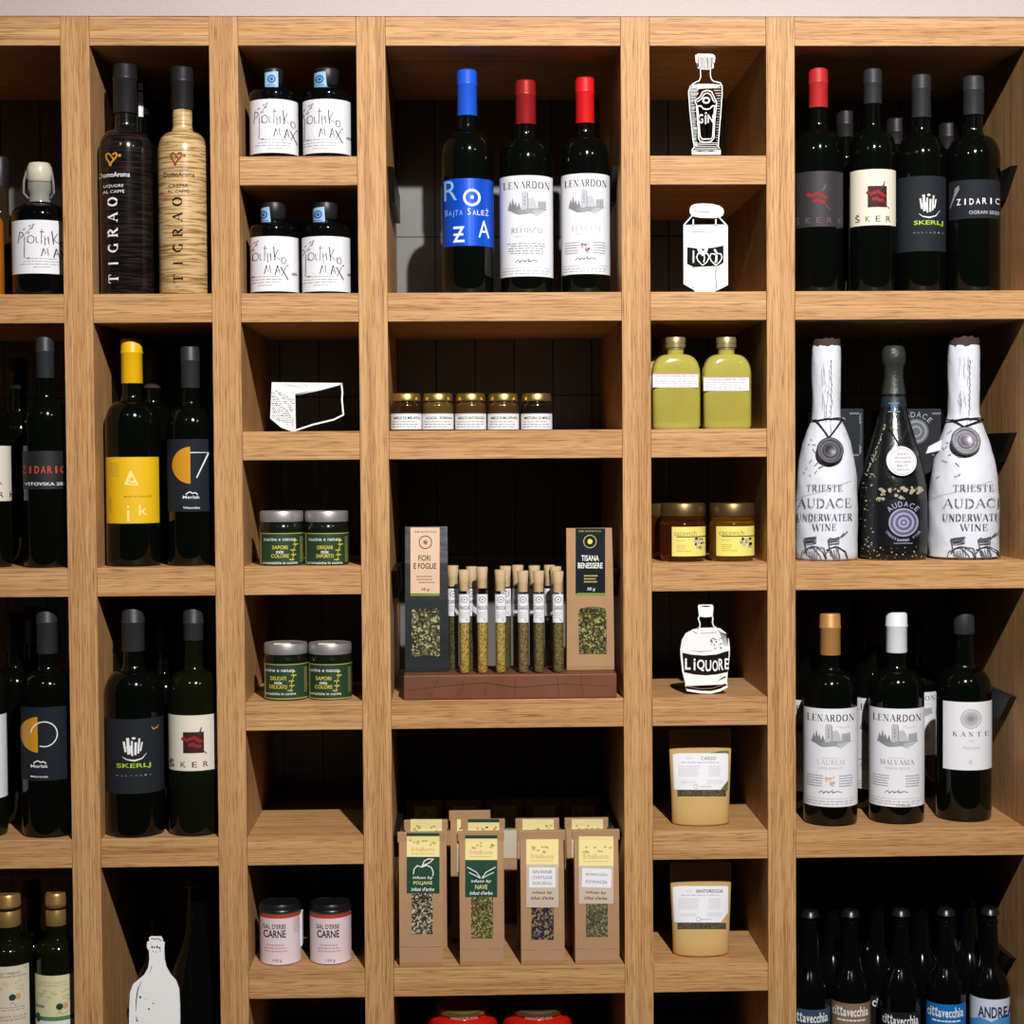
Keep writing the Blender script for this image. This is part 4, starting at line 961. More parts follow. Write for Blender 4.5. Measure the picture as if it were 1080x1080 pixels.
# two dark gift boxes behind
BOXM = M('slate_gift_box', (40, 44, 50), .6, spec=.2)
for px, wd, l in ((880, 62, 'slate gift box behind the left wrapped sparkling bottle'), (966, 64, 'slate gift box with round medal art behind the dark encrusted bottle')):
    Y = .12; X, zt = at(px, 431.5, Y); hw = wd / 2 / scl(Y)
    o = thing('gift_box', l, 'box', (X, Y, BZ['C'] + .0005)); bm = box(bmesh.new(), -hw, hw, 0, .085, 0, zt - BZ['C'], .001); link_mesh('carton', bm, BOXM, o)
    a = Art(flat_map(Y)); SV = M('silver_scroll_ink', (150, 156, 164), .5)
    x0, x1 = px - wd / 2 + 3, px + wd / 2 - 3
    for cx, sx in ((x0, 1), (x1, -1)):
        for cy, sy in ((435, 1), (481, -1)):
            for j in range(4): a.stroke([(cx + sx * j * 3, cy), (cx + sx * (j * 3 + 2), cy + sy * 2), (cx + sx * (j * 3 + 3), cy + sy * .6)], .8, SV); a.stroke([(cx, cy + sy * j * 3), (cx + sx * 1.6, cy + sy * (j * 3 + 1.5)), (cx, cy + sy * (j * 3 + 3))], .8, SV)
    for j in range(20): a.stroke([(x1, 436 + j * 2.2), (x1 + .6 * (-1) ** j, 437 + j * 2.2)], .6, SV)
    mcx, mcy = (966, 455)
    if px < 900: mcx = 874
    a.arctext('AUDACE', mcx, mcy + 2, 20, -46, 46, 6, SV, bold=.015)
    for r, m in ((13.5, M('dark_silver_ink', (98, 102, 110), .5)), (11.5, SV), (9.6, M('dark_silver_ink', (0, 0, 0))), (6, SV), (4.4, M('dark_silver_ink', (0, 0, 0)))): a.ell(mcx, mcy, r, r, m, 1 + (13.5 - r) / 3)
    a.build('front_print', o)

# ================================================================ CENTRE: tea bags and spice tubes on a wooden block
WAL = M('walnut_block', (116, 68, 44), .55, var=.35, vscale=22)
def boxes_at(x0, x1, ytop, Yf, Yb, zb): pass
bX0, bX1 = at(425.8, 725, .004)[0], at(650.5, 725, .004)[0]; BT = at(537, 711.5, .004)[1]; bz = BZ['D'] + .0005
blk = thing('wooden_block', 'reddish-brown wooden display block under the spice tubes', 'display block', ((bX0 + bX1) / 2, .055, bz))
hw = (bX1 - bX0) / 2
link_mesh('plank', box(bmesh.new(), -hw, hw, -.051, .051, 0, BT - bz, .0015), WAL, blk)
a = Art(flat_map(.004), tf=Y6); DK = M('walnut_dark_grain', (74, 40, 30), .6)
for p in (((230, 874), (192, 954)), ((325, 874), (302, 954)), ((408, 905), (400, 954)), ((520, 874), (513, 954)), ((675, 877), (683, 954)), ((765, 874), (774, 954))): a.stroke(p, 1.8, DK)
a.stroke([(100, 930), (250, 912), (400, 900), (520, 918), (700, 905), (890, 915)], 3.2, DK, taper=True); a.build('grain_lines', blk)

def carton(o, w0, w1, d0, dtop, H, mat, name='pouch', lean=0.0, seg=5):
    """gusseted paper bag: deep at the base, pinched flat at the top; returns front profile table (z, y)"""
    loops = []; tab = []
    for t, df in ((0, .92), (.03, 1), (.25, 1), (.5, .9), (.75, .62), (.92, .2), (1, 0)):
        dd = dtop + (d0 - dtop) * df; ww = w0 + (w1 - w0) * t; z = H * t; cy = d0 / 2 + lean * t
        y0 = cy - dd / 2; y1 = cy + dd / 2; g = min(.006, dd * .3)
        lp = [(-ww / 2, y0, z), (0, y0 - .0006, z), (ww / 2, y0, z), (ww / 2 - g, cy, z), (ww / 2, y1, z), (0, y1, z), (-ww / 2, y1, z), (-ww / 2 + g, cy, z)]
        loops.append(lp); tab.append((z, y0 - .0008))
    link_mesh(name, loft(bmesh.new(), loops), mat, o)
    return tab

TEA1 = herb('dried_flowers_and_leaves', [(20, 20, 12), (120, 112, 72), (56, 60, 34), (176, 168, 124), (38, 34, 22), (92, 96, 52)], 420)
TEA2 = herb('dried_green_tisane', [(24, 22, 10), (112, 108, 44), (60, 62, 26), (164, 158, 86), (40, 34, 18), (84, 88, 36)], 440)
def teabag(label, px, x0, x1, ytop, mat, lab, tf):
    Yf = .040; w_ = (x1 - x0) / scl(Yf); X, zt = at(px, ytop, Yf + .01)
    o = thing('tea_bag', label, 'tea bag', (X, Yf, BT + .0006)); H = zt - BT
    tab = carton(o, w_, w_ * .96, .032, .004, H, mat)
    yf = lambda x, z: Yf + lerp(tab, z - BT - .0006)
    return o, Art(front_map(yf, Yf), cuty=list(range(550, 712, 8)), tf=tf), w_, H
PEACH = M('peach_label_paper', (222, 190, 158), .65); BRN = M('dark_brown_ink', (62, 46, 38), .7); GRNB = M('grass_green_ink', (130, 152, 40), .7)
T3 = (412, 545, 6.353); T4 = (530, 545, 6.353)
o, a, w_, H = teabag('black tea bag with peach label standing on the block, left end', 449.5, 426, 472.5, 556, KRAFTB, None, T3)
a.rect(133, 72, 328, 520, PEACH, 0); a.rect(133, 514, 328, 530, GRNB, 0)
a.text('ERBE AROMATICHE', 232, 101, 145, 10, BRN); a.ring(233, 171, 42, 6, BRN); a.ell(233, 171, 15, 15, M('taupe_ink', (140, 110, 80), .7))
a.text('FIORI', 226, 276, 82, 38, BRN, bold=.012); a.text('E FOGLIE', 230, 330, 152, 38, BRN, bold=.015)
a.small(172, 400, 295, 3, 20, 7, M('taupe_ink', (0, 0, 0)), centre=True); a.text('30 g', 232, 488, 54, 22, BRN, bold=.01, skew=.2)
a.poly([(142, 626), (160, 616), (310, 614), (328, 626), (330, 935), (140, 935)], TEA1, 1); a.build('front_label', o)
o, a, w_, H = teabag('kraft tea bag with dark label standing on the block, right end', 621.5, 597.5, 648, 557.5, KRAFT, None, T4)
NAV = M('midnight_label', (18, 25, 30), .65, spec=.15)
a.rect(490, 78, 688, 515, NAV, 0); a.rect(500, 510, 690, 526, GRNB, 0); a.text('ERBE AROMATICHE', 585, 97, 150, 10, KHAKI); a.ring(586, 166, 42, 5, KHAKI); a.ell(586, 166, 17, 17, YLINK)
a.text('TISANA', 587, 277, 118, 38, WINK, bold=.015); a.text('BENESSERE', 588, 327, 166, 38, WINK, bold=.02)
for i in range(3): a.small(546, 396 + 20 * i, 640, 1, 1, 9, KHAKI, seed=i + 1)
a.text('30 g', 594, 486, 54, 24, WINK, bold=.01, skew=.2)
a.poly([(508, 640), (520, 615), (570, 604), (640, 604), (686, 615), (696, 640), (698, 918), (514, 918)], TEA2, 1); a.build('front_label', o)

SP1 = herb('ground_golden_spice', [(150, 122, 44), (190, 160, 74), (122, 96, 30), (214, 186, 104)], 900); SP2 = herb('ground_brown_spice', [(104, 82, 44), (140, 114, 68), (76, 58, 30), (160, 136, 90)], 900); SP3 = herb('ground_green_spice', [(92, 80, 38), (122, 106, 52), (66, 58, 26), (146, 130, 74)], 900)
SP4 = herb('dim_green_spice', [(70, 66, 34), (92, 84, 44), (50, 46, 22), (104, 96, 54)], 700)
def vial(label, px, ytop, Y, fill, title, group, lab=(622, 652)):
    k = scl(Y); R = 5.9 / k; X, zt = at(px, ytop, Y); z0 = BT + .0006; H = zt - z0; cam_ = math.atan2(-X, CAMD + Y)
    o = thing('spice_tube', label, 'spice tube', (X, Y, z0), group)
    zl = at(px, lab[1], Y - R)[1] - z0
    link_mesh('glass_tube', lathe(bmesh.new(), [(0, .0), (R * .8, .0), (R, .004), (R, H - .0165), (R * 1.05, H - .016), (R * 1.05, H - .0145), (R * .9, H - .0145)], 24), GLASSCLEAR, o, smooth=50)
    link_mesh('spice', lathe(bmesh.new(), [(0, .001), (R * .75, .001), (R * .9, .004), (R * .9, zl + .012), (0, zl + .0125)], 24), fill, o, smooth=50)
    link_mesh('cork', lathe(bmesh.new(), [(0, H - .028), (R * .84, H - .028), (R * .9, H - .0145), (R * 1.04, H - .001), (R * .98, H), (0, H)], 24), CORK, o, smooth=40)
    q = Round.__new__(Round); q.px = px; q.rp = 5.9; q.R = R; q.X = X; q.Y = Y; q.z0 = z0; q.cam = cam_; q.prof = None
    a = q.art(); a.rect(px - 5.7, lab[0], px + 5.6, lab[1], PAPER, 0); h = lab[1] - lab[0]
    a.ring(px + .2, lab[0] + h * .19, 3.0, .55, INK, n=16); a.ell(px + .2, lab[0] + h * .19, .8, .8, INK, n=8)
    a.text(title, px + .2, lab[0] + h * .48, 9.6, h * .13, INK, bold=.01); a.small(px - 4, lab[0] + h * .64, px + 4, 4, h * .06, h * .025, LGREY); a.text('7g', px + 2, lab[0] + h * .9, 2.4, h * .08, INK)
    a.build('label', o)
gf = 'spice tubes in the front row'
for px, tp, sp, t, l in ((489.4, 601, SP1, 'FINOCCHI', 'corked tube of golden spice, leftmost in the front row'), (508.3, 598, SP1, 'FINOCCHI', 'corked tube of golden spice, second from left in the front row'), (527.6, 601, SP1, 'FIOCCHI', 'corked tube of golden spice nearest the gap at mid row'),
                         (551.4, 602, SP2, 'CARSO', 'corked tube of brown spice right of the mid-row gap'), (568, 602, SP3, 'CARSO', 'corked tube of green-brown spice, second from right in the front row'), (588.3, 602.5, SP3, 'CARSO', 'corked tube of green-brown spice beside the kraft tea bag')):
    vial(l, px, tp, .022, sp, t, gf)
for i, (px, tp, l) in enumerate(((477.5, 596.5, 'corked tube behind, peeping out beside the black tea bag'), (497.5, 597.5, 'corked tube behind, between the two leftmost front tubes'), (533, 597, 'corked tube behind the third front tube from left'), (546, 596, 'corked tube behind the brown spice tube'), (563.5, 596.5, 'corked tube behind the second front tube from right'), (579.5, 596, 'corked tube behind, left of the last front tube'), (586, 597.5, 'corked tube behind the last front tube by the kraft bag'))):
    vial(l, px, tp, .062 if i != 5 else .078, SP4, 'CARSO', 'spice tubes in the back row', (616, 645))

# herb infusion bags on the shelf below
H1 = herb('dried_flower_petals', [(34, 26, 18), (150, 136, 108), (70, 56, 36), (196, 186, 160), (48, 36, 26)], 480); H2 = herb('dried_green_herb', [(46, 46, 16), (122, 116, 44), (84, 84, 30), (160, 152, 90), (62, 54, 26)], 560)
H3 = herb('dried_violet_leaves', [(30, 20, 30), (92, 72, 66), (50, 34, 52), (150, 128, 96), (22, 16, 22)], 420); H4 = herb('dried_sage', [(52, 54, 32), (104, 104, 66), (138, 134, 96), (70, 68, 42), (84, 74, 44)], 520)
PINKCARD = M('blush_kraft_card', (206, 188, 168), .7)
BHT = .1770
def infusion(label, px, wd, Yf, group, H=BHT, top_w=1.08, zero=0):
    k = scl(Yf); X = at(px, 1000, Yf)[0]; w_ = wd / k; z0 = BZ['F'] + .0006
    o = thing('herb_bag', label, 'tea bag', (X, Yf, z0), group)
    tab = carton(o, w_, w_ * 1.0, .034, .004, H - .006, KRAFT)
    # rolled top closed by a tin tie
    bm = box(bmesh.new(), -w_ * .5 * top_w, w_ * .5 * top_w, .0135, .0205, H - .014, H, .0015); link_mesh('folded_top', bm, KRAFT, o)
    yf = lambda x, z: Yf + min(lerp(tab, z - z0), .0128 if z - z0 > H - .0155 else 1)
    return o, front_map(yf, Yf)
def card(o, fn, x0, x1, y0, ymid, y1, low, strip=True, leaves=True):
    a = Art(fn, cuty=list(range(int(y0) - 2, int(y1) + 8, 3)))
    a.rect(x0, y0, x1, ymid, YELLOWP, 0); a.rect(x0, ymid, x1, y1, low, 0)
    if strip: a.rect(x0, y0, x1, y0 + 3.4, low, 1)
    rd = random.Random(int(x0)); h = ymid - y0
    for i in range(9): a.ell(x0 + (x1 - x0) * rd.uniform(.1, .92), y0 + h * rd.uniform(.3, .55), 1.6, 1.1, YELINK, 1, 7)
    a.text('ErbaBuona', (x0 + x1) / 2, y0 + h * .68, (x1 - x0) * .72, h * .16, YELINK); a.small(x0 + 5, y0 + h * .86, x1 - 5, 1, 1, .6, YELINK)
    return a
def greencard(a, cx, ymid, y1, title):
    h = y1 - ymid
    a.text('infuso by', cx, ymid + h * .58, 21, h * .10, WINK, bold=.012, skew=.2); a.text(title, cx, ymid + h * .73, 20 if len(title) > 5 else 13, h * .12, M('pale_lime_ink', (226, 220, 140), .7), bold=.015); a.text("infusi d'erbe", cx, ymid + h * .89, 24, h * .10, WINK, bold=.012, skew=.2)
CAN = 'herb infusion bags in the front row'
o, fn = infusion('kraft herb bag with green card showing an apple', 444.6, 46.5, .008, CAN)
a = card(o, fn, 429, 463.5, 878.5, 903.7, 942, GREENCARD)
a.stroke([(436, 922), (436.5, 917), (440, 913), (445, 914.5), (450, 912.5), (455, 915), (457, 920), (456.4, 924)], 1.0, WINK); a.stroke([(445, 914), (447.5, 908), (452, 905.8), (457, 906), (453, 910), (446, 913)], 1.0, WINK)
greencard(a, 446, 903.7, 942, 'POLJANE'); a.rect(434.3, 942, 456.5, 985, H1, 0); a.rect(423, 997.3, 466, 997.9, M('kraft_crease', (196, 166, 138), .7)); a.build('card_label', o)
o, fn = infusion('kraft herb bag with green card showing open wings', 508, 46, .008, CAN)
a = card(o, fn, 490.7, 524.5, 881, 907, 946, GREENCARD)
for s in (-1, 1):
    for d, l in ((0, 15), (4, 13)): a.stroke([(507.6 + s * .8, 926 + d * .1), (507.6 + s * 5, 920 + d), (507.6 + s * l, 914.5 + d * 1.4)], .9, WINK)
greencard(a, 507.6, 907, 946, 'NAVE'); a.rect(497, 946, 520, 989.5, H2, 0); a.rect(486.5, 1000, 529.5, 1000.6, M('kraft_crease', (0, 0, 0))); a.build('card_label', o)
def palecard(a, x0, x1, ymid, y1, lx0, lx1, ly0, ly1, lines):
    a.rect(lx0, ly0, lx1, ly1, PAPER, 1); c = (lx0 + lx1) / 2
    for i, t in enumerate(lines): a.text(t, c, ly0 + (ly1 - ly0) * (i + .75) / (len(lines) + .5), (lx1 - lx0) * .74, 3.4, GREY, 2, bold=.012)
    a.text('infuso by', c, ly1 + 5.6, 21, 3.6, BRN, 2, bold=.01, skew=.2); a.text("infusi d'erbe", c, ly1 + 11, 24, 3.6, BRN, 2, bold=.01, skew=.2)
o, fn = infusion('kraft herb bag with pale card and violet-brown leaves in its window', 572.6, 46.2, .008, CAN)
a = card(o, fn, 555, 589, 885, 911.6, 957, PINKCARD, False); palecard(a, 555, 589, 911.6, 957, 558, 586, 915, 936, ('SIVANE', 'CVETLICE', 'FIORI EDULI')); a.rect(560.5, 957, 584, 991, H3, 0); a.rect(551, 1001, 594, 1001.6, M('kraft_crease', (0, 0, 0))); a.build('card_label', o)
o, fn = infusion('kraft herb bag with tilted white-labelled card, right end of front row', 630, 47.2, .008, CAN)
a = card(o, fn, 610.5, 647, 882, 913, 953.5, PINKCARD, False); a.rot = (629, 920, .035); palecard(a, 610, 647, 913, 953.5, 614, 645, 916, 936, ('MATERINA DUŠICA', 'ECHINACEA')); a.rot = None; a.rect(618, 953, 641, 988, H4, 0); a.rect(608, 1000, 652, 1000.6, M('kraft_crease', (0, 0, 0))); a.build('card_label', o)
for px, l, low, strip in ((450, 'kraft herb bag behind the apple-card bag', GREENCARD, False), (510.5, 'kraft herb bag with green card behind the wing-card bag', GREENCARD, True), (568, 'kraft herb bag behind the violet-leaf bag', PINKCARD, False), (620, 'kraft herb bag behind the white-labelled bag at right end', PINKCARD, False)):
    o, fn = infusion(l, px, 43.5, .085, 'herb infusion bags in the second row'); yt = 862
    a = card(o, fn, px - 17, px + 16, yt + 2, yt + 25, yt + 62, low, strip); a.build('card_label', o)
o, fn = infusion('kraft herb bag edge showing to the left behind the wing-card bags', 496.5, 41, .125, 'herb infusion bags in the second row', H=.181)
a = card(o, fn, 482, 513, 864, 887, 920, PINKCARD, False); a.build('card_label', o)
for px, l in ((448.5, 'shaded kraft herb bag in the rear row, left end'), (490, 'shaded kraft herb bag in the rear row, between apple and wing bags'), (533, 'shaded kraft herb bag in the rear row above the central gap'), (574, 'shaded kraft herb bag in the rear row behind the violet-leaf bags'), (615, 'shaded kraft herb bag in the rear row, right end')):
    o, fn = infusion(l, px, 37.4, .225, 'herb infusion bags in the rear row')
    a = card(o, fn, px - 12, px + 12, 850, 872, 905, PINKCARD, False); a.build('card_label', o)

# red jars on the board below
REDJ = M('red_chutney', (190, 26, 14), .12, coat=.5, spec=.5)
for px, l, lidm in ((488.5, 'red preserve jar at the bottom edge, left of two', GOLD), (567, 'red preserve jar at the bottom edge, right of two', M('dull_bronze_lid', (120, 92, 72), .4, metal=.6))):
    b = Round('preserve_jar', l, 'jar', px, 1059, 75, .06, 'G', group='red preserve jars'); H, R = b.H, b.R; lz = H - .006
    b.lat('glass_body', foot(R) + [(R, .3 * H), (R, .70 * H)] + shoulder(R, R * .72, .72 * H, lz - .002, .75, kz=.8) + [(R * .70, lz), (0, lz)], REDJ)
    b.lat('lid', [(R * .7, lz - .002), (R * .76, lz - .001), (R * .76, H - .002), (R * .71, H), (0, H - .001)], lidm)
    a = b.art(rfun=lambda z, b=b, H=H, R=R: lerp([(0, R), (.70 * H, R), (.80 * H, R * .93), (.9 * H, R * .74)], z) + .0012); a.text('MARINATE PER MOSA', px + 2, 1077.5, 37, 3.0, M('pale_pink_ink', (236, 176, 160), .7)); a.build('printed_lettering', b.o)

# ================================================================ RIGHT COLUMN: stand-up pouches
def pouch(label, px, x0, x1, ytop, Yf, shelf, art):
    k = scl(Yf + .012); X, zt = at(px, ytop, Yf + .012); z0 = BZ[shelf] + .0005; H = zt - z0; A = (x1 - x0) / 2 / k
    o = thing('paper_pouch', label, 'pouch', (X, Yf + .022, z0), 'stand-up kraft pouches')
    loops = []; tab = []
    for t, B, a_ in ((0, .020, .90), (.02, .0215, .925), (.15, .020, .93), (.35, .0155, .95), (.6, .0085, .98), (.8, .003, 1), (1, .0009, 1)):
        loops.append(sell(A * a_, B, 2.0 if t < .5 else 2.2, H * t, seg=40)); tab.append((H * t, B, A * a_))
    link_mesh('pouch', loft(bmesh.new(), loops), KRAFTY, o, smooth=70)
    def yf(x, z):
        tz = z - z0; B = lerp([(q[0], q[1]) for q in tab], tz); aa = lerp([(q[0], q[2]) for q in tab], tz); u = min(.999, abs(x - X) / aa)
        return Yf + .022 - B * math.sqrt(max(0, 1 - u * u)) - .0006
    a = Art(front_map(yf, Yf), cutx=[x0 + i * 3 for i in range(1, 23)], cuty=list(range(int(ytop) + 4, 1016, 5)), tf=(700, art[1], 9))
    art[0](a); a.build('front_label', o)
OLIVE = M('leafy_green_print', (96, 110, 62), .7, var=.5, vscale=120); STRIP = herb('seed_window_strip', [(70, 64, 46), (96, 88, 62), (52, 46, 32)], 700)
def pl(title, tx, tw, yb, corner):
    def f(a):
        a.rect(130, 615 + yb, 592, 672 + yb, STRIP, 0)
        a.poly([(85, 275 + yb), (150, 265 + yb), (600, 265 + yb), (612, 275 + yb), (612, 520 + yb), (540, 612 + yb), (98, 612 + yb)], PAPER, 1)
        if corner: a.poly([(612, 520 + yb), (608, 615 + yb), (540, 614 + yb)], OLIVE, 1); a.poly([(430, 265 + yb), (618, 270 + yb), (620, 240 + yb), (560, 240 + yb)], OLIVE, 0)
        a.text('TISANA DEL', 240, 313 + yb, 70, 14, LGREY, 2); a.text(title, tx, 313 + yb, tw, 32, INK if not corner else GREY, 2, bold=.01)
        a.small(165, 352 + yb, 550, 1, 1, 9, LGREY, 2, seed=3)
        a.small(140, 388 + yb, 350, 6, 18, 5, LGREY, 2, seed=4); a.small(425, 388 + yb, 555, 6, 18, 5, LGREY, 2, seed=5); a.small(165, 532 + yb, 330, 2, 15, 4, LGREY, 2, seed=6); a.small(415, 520 + yb, 560, 3, 15, 4, LGREY, 2, seed=7)
        a.ring(330 if not corner else 305, 582 + yb, 19, 4, GREY, 2); a.small(350, 582 + yb, 455, 1, 1, 9, LGREY, 2)
    return f
pouch('kraft stand-up pouch with white label and green leaf corner', 739.5, 706.5, 773, 770, .029, 'E', (pl('CARSO', 425, 145, 0, True), 765))
pouch('kraft stand-up pouch with plain white label on the shelf below', 740, 707, 772.5, 911, .029, 'F', (pl('SANTOREGGIA', 435, 255, 0, False), 905))

# ================================================================ ROW 3
b = wine('wine bottle with tall white label cut off at left edge, third row', -22, 640, 54, .045, 'E', WHITECAP, 696, glass=GREENGLASS)
a = b.art(); a.rect(b.px - 27, 752, b.px + 26.6, 841, PAPER, 0); a.small(b.px - 20, 780, b.px + 16, 8, 6, 1, LGREY); a.build('front_label', b.o)
wine('brown-capsule wine bottle behind, far left of third row', 16, 645, 50, .14, 'E', BRCAP, 687, ridge=False)
wine('dark wine bottle behind the orange half-disc ring label, third row', 36, 640, 50, .23, 'E', GREYCAP, 678)
b = wine('wine bottle with slate label, orange half disc and thin white ring', 50, 641.5, 56, .045, 'E', GREYCAP, 690)
arc_label(b, 77, 272, 459, 731, 137, 561, 66, M('slate_label', (0, 0, 0)), 1, 141, 677)
b = wine('wine bottle with lime lettering and orange crescent, third row', 141, 641.5, 61, .042, 'E', GREYCAP, 687.5)
a, cx, r, yy = fork_label(b, 754.5, 834, -1, .98, -2); a.stroke([(158, 763.5), (160, 766.5), (164, 765.5), (165, 762.5)], 1.6, ORANGE, taper=True); a.build('front_label', b.o)
b = wine('wine bottle with cream label and dark square, third row', 204.3, 642, 54.6, .042, 'E', GREYCAP, 676, glass=GREENGLASS)
cream_label(b, 750.5, 809.5, -.98, .98, -2)
wine('dark wine bottle behind, between the lime-letter and cream-label bottles', 173, 655, 50, .15, 'E', BLACKCAP, 690)
# right end
b = wine('wine bottle with copper capsule and castle label', 875.5, 647, 57, .053, 'E', COPPER, 691.5)
castle_label(b, 743.5, 848, 'LAUREM', 'VINO BIANCO', 1, vm=LGREY, orn=(M('apricot_ink', (214, 170, 140), .7), M('apricot_pale', (232, 204, 184), .7)))
b = wine('wine bottle with white capsule and castle label', 945.5, 645.5, 58, .06, 'E', WHITECAP, 689)
castle_label(b, 743.5, 848, 'MALVASIA', 'VENEZIA GIULIA', 1, vm=GREY, italia=True)
b = wine('wine bottle with grey capsule and spiral ammonite label', 1016.5, 645, 58, .07, 'E', GREYCAP, 669.5, ridge=False)
a = b.art(W7); a.rect(667, 455, 848, 716, PAPER, 0)
for i in range(22):
    t = i * 360 / 22
    a.stroke([(770 + 8 * math.cos(rad(t)), 519 + 8 * math.sin(rad(t))), (770 + 24 * math.cos(rad(t + 28)), 519 + 24 * math.sin(rad(t + 28))), (770 + 38 * math.cos(rad(t + 44)), 519 + 36 * math.sin(rad(t + 44)))], 2.6, GREY)
a.ring(770, 519, 37, 1.6, GREY); a.ring(770, 519, 22, 2, GREY); a.ell(770, 519, 7, 7, GREY)
for i, c in enumerate('KANTE'): a.roman(c, 712 + i * 29, 578, 18, 17, INK, T=.17)
a.text('2020', 772, 603, 22, 7, LGREY); a.text('Malvasia', 772, 630, 62, 12, LGREY); a.text('K', 771, 684, 14, 18, LGREY); a.build('front_label', b.o)
b = wine('brown-capsule wine bottle behind the copper-capsule bottle', 857, 642, 52, .15, 'E', M('dim_copper_capsule', (120, 84, 56), .4, metal=.3), 683)
castle_label(b, 735, 832, 'LAUREM', 'VINO BIANCO', 0)
b = wine('purple-capsule wine bottle behind the white-capsule castle bottle', 925, 639, 52, .15, 'E', PURCAP, 680, ridge=False)
castle_label(b, 733, 830, 'MALVASIA', 'VENEZIA GIULIA', 0)
wine('dark grey-capsule wine bottle in the rear row behind the purple-capsule bottle', 908, 634, 50, .24, 'E', BLACKCAP, 674, ridge=False)
b = wine('dark-capsule wine bottle behind, between white-capsule and spiral-label bottles', 964, 652, 50, .235, 'E', BLACKCAP, 690)
castle_label(b, 726, 793, 'VITOVSKA', 'VENEZIA GIULIA', 0)

# ================================================================ ROW 4
OILLAB = M('pale_green_oil_label', (226, 220, 176), .7); OILLAB2 = M('pale_beige_oil_label', (224, 212, 188), .7); DGRN = M('bottle_green_ink', (24, 70, 40), .6); BRONZ = M('bronze_foil', (178, 140, 84), .36, metal=.6)
def oil(label, px, top, wd, lab, x0, x1, y0, green):
    b = Round('olive_oil_bottle', label, 'oil bottle', px, top, wd, .05, 'G', prof_oil, GREENGLASS, rn=.46, group='olive oil bottles with bronze caps')
    r = b.rn * 1.08; H = b.H
    b.lat('bronze_capsule', [(r, H * .845), (r * 1.02, H * .85), (r * 1.0, H * .915), (r * .92, H * .922), (r * .92, H * .932), (r * 1.04, H * .94), (r * 1.04, H * .955), (r, H * .96), (r * 1.02, H * .99), (r * .9, H * 1.001), (0, H * 1.002)], BRONZ)
    a = b.art((0, 1000, 12)); a.rect(x0, y0, x1, 1500, lab, 0); w_ = x1 - x0; c = (x0 + x1) / 2; q = y0 - 330 if green else y0 - 220
    a.text('OLIO DI TRIESTE', c - .05 * w_, y0 + 90, w_ * .7, 26, YELINK if green else BRN); a.text('EXTRAVERGINE DI OLIVA', c, y0 + 130, w_ * .86, 22, YELINK if green else BRN)
    ox = x0 + w_ * .62; oy = y0 + 400
    a.ell(ox, oy, 42, 42, DGRN, 2); a.ell(ox + 70, oy - 5, 36, 42, M('olive_tan_ink', (214, 170, 110), .6)); a.ring(ox + 50, oy, 95, 7, LGREY, a0=-60, a1=140)
    a.stroke([(ox - 30, oy + 105), (ox, oy + 60), (ox + 40, oy + 110)], 6, GREY)
    rd = random.Random(4)
    for i in range(18): a.ell(x0 + w_ * rd.uniform(.1, .9), y0 + rd.uniform(180, 330), rd.uniform(12, 40), rd.uniform(6, 20), M('faint_olive_ink', (206, 200, 150), .7), 1, 9)
    if green:
        a.rect(x0 + 10, y0 + 385, x0 + 110, y0 + 420, GREY); a.rect(x0, y0 + 530, x1, y0 + 580, M('leaf_green_ink', (58, 110, 52), .6)); a.rect(x0, y0 + 582, x1, 1500, PAPER); a.ell(x0 + 35, y0 + 550, 26, 62, DGRN, 2)
        a.text('TERGESTE DOP', c + 20, y0 + 555, w_ * .7, 26, M('pale_leaf_ink', (150, 190, 130), .6), 2)
    else:
        a.small(x0 + 30, y0 + 530, x1 - 40, 2, 34, 9, GREY); a.text('TERGESTE D.O.P.', c, y0 + 650, w_ * .9, 30, M('dusty_red_ink', (176, 96, 90), .6)); a.small(x0 + 30, y0 + 690, x1 - 30, 1, 1, 9, M('dusty_red_ink', (0, 0, 0)))
    a.build('front_label', b.o)
oil('olive oil bottle with beige label at the left picture edge', 9, 942, 53, OILLAB2, -190, 350, 225, False)
oil('olive oil bottle with pale green label beside the upright', 60, 941, 46, OILLAB, 450, 920, 340, True)
wine('dark bottle with brown cap behind the two olive oil bottles', 34, 930, 50, .15, 'G', BRCAP, 968)
b = wine('tall dark sloping bottle right of the white cutout bottle', 208, 918, 60, .09, 'G', M('dusky_brown_capsule', (60, 46, 46), .5), 932, prof=prof_slope, glass=BLACKGLASS, rn=.40)
wine('tall dark sloping bottle behind the white cutout bottle', 164, 968, 52, .19, 'G', BLACKCAP, 985, prof=prof_slope, glass=BLACKGLASS, rn=.34)

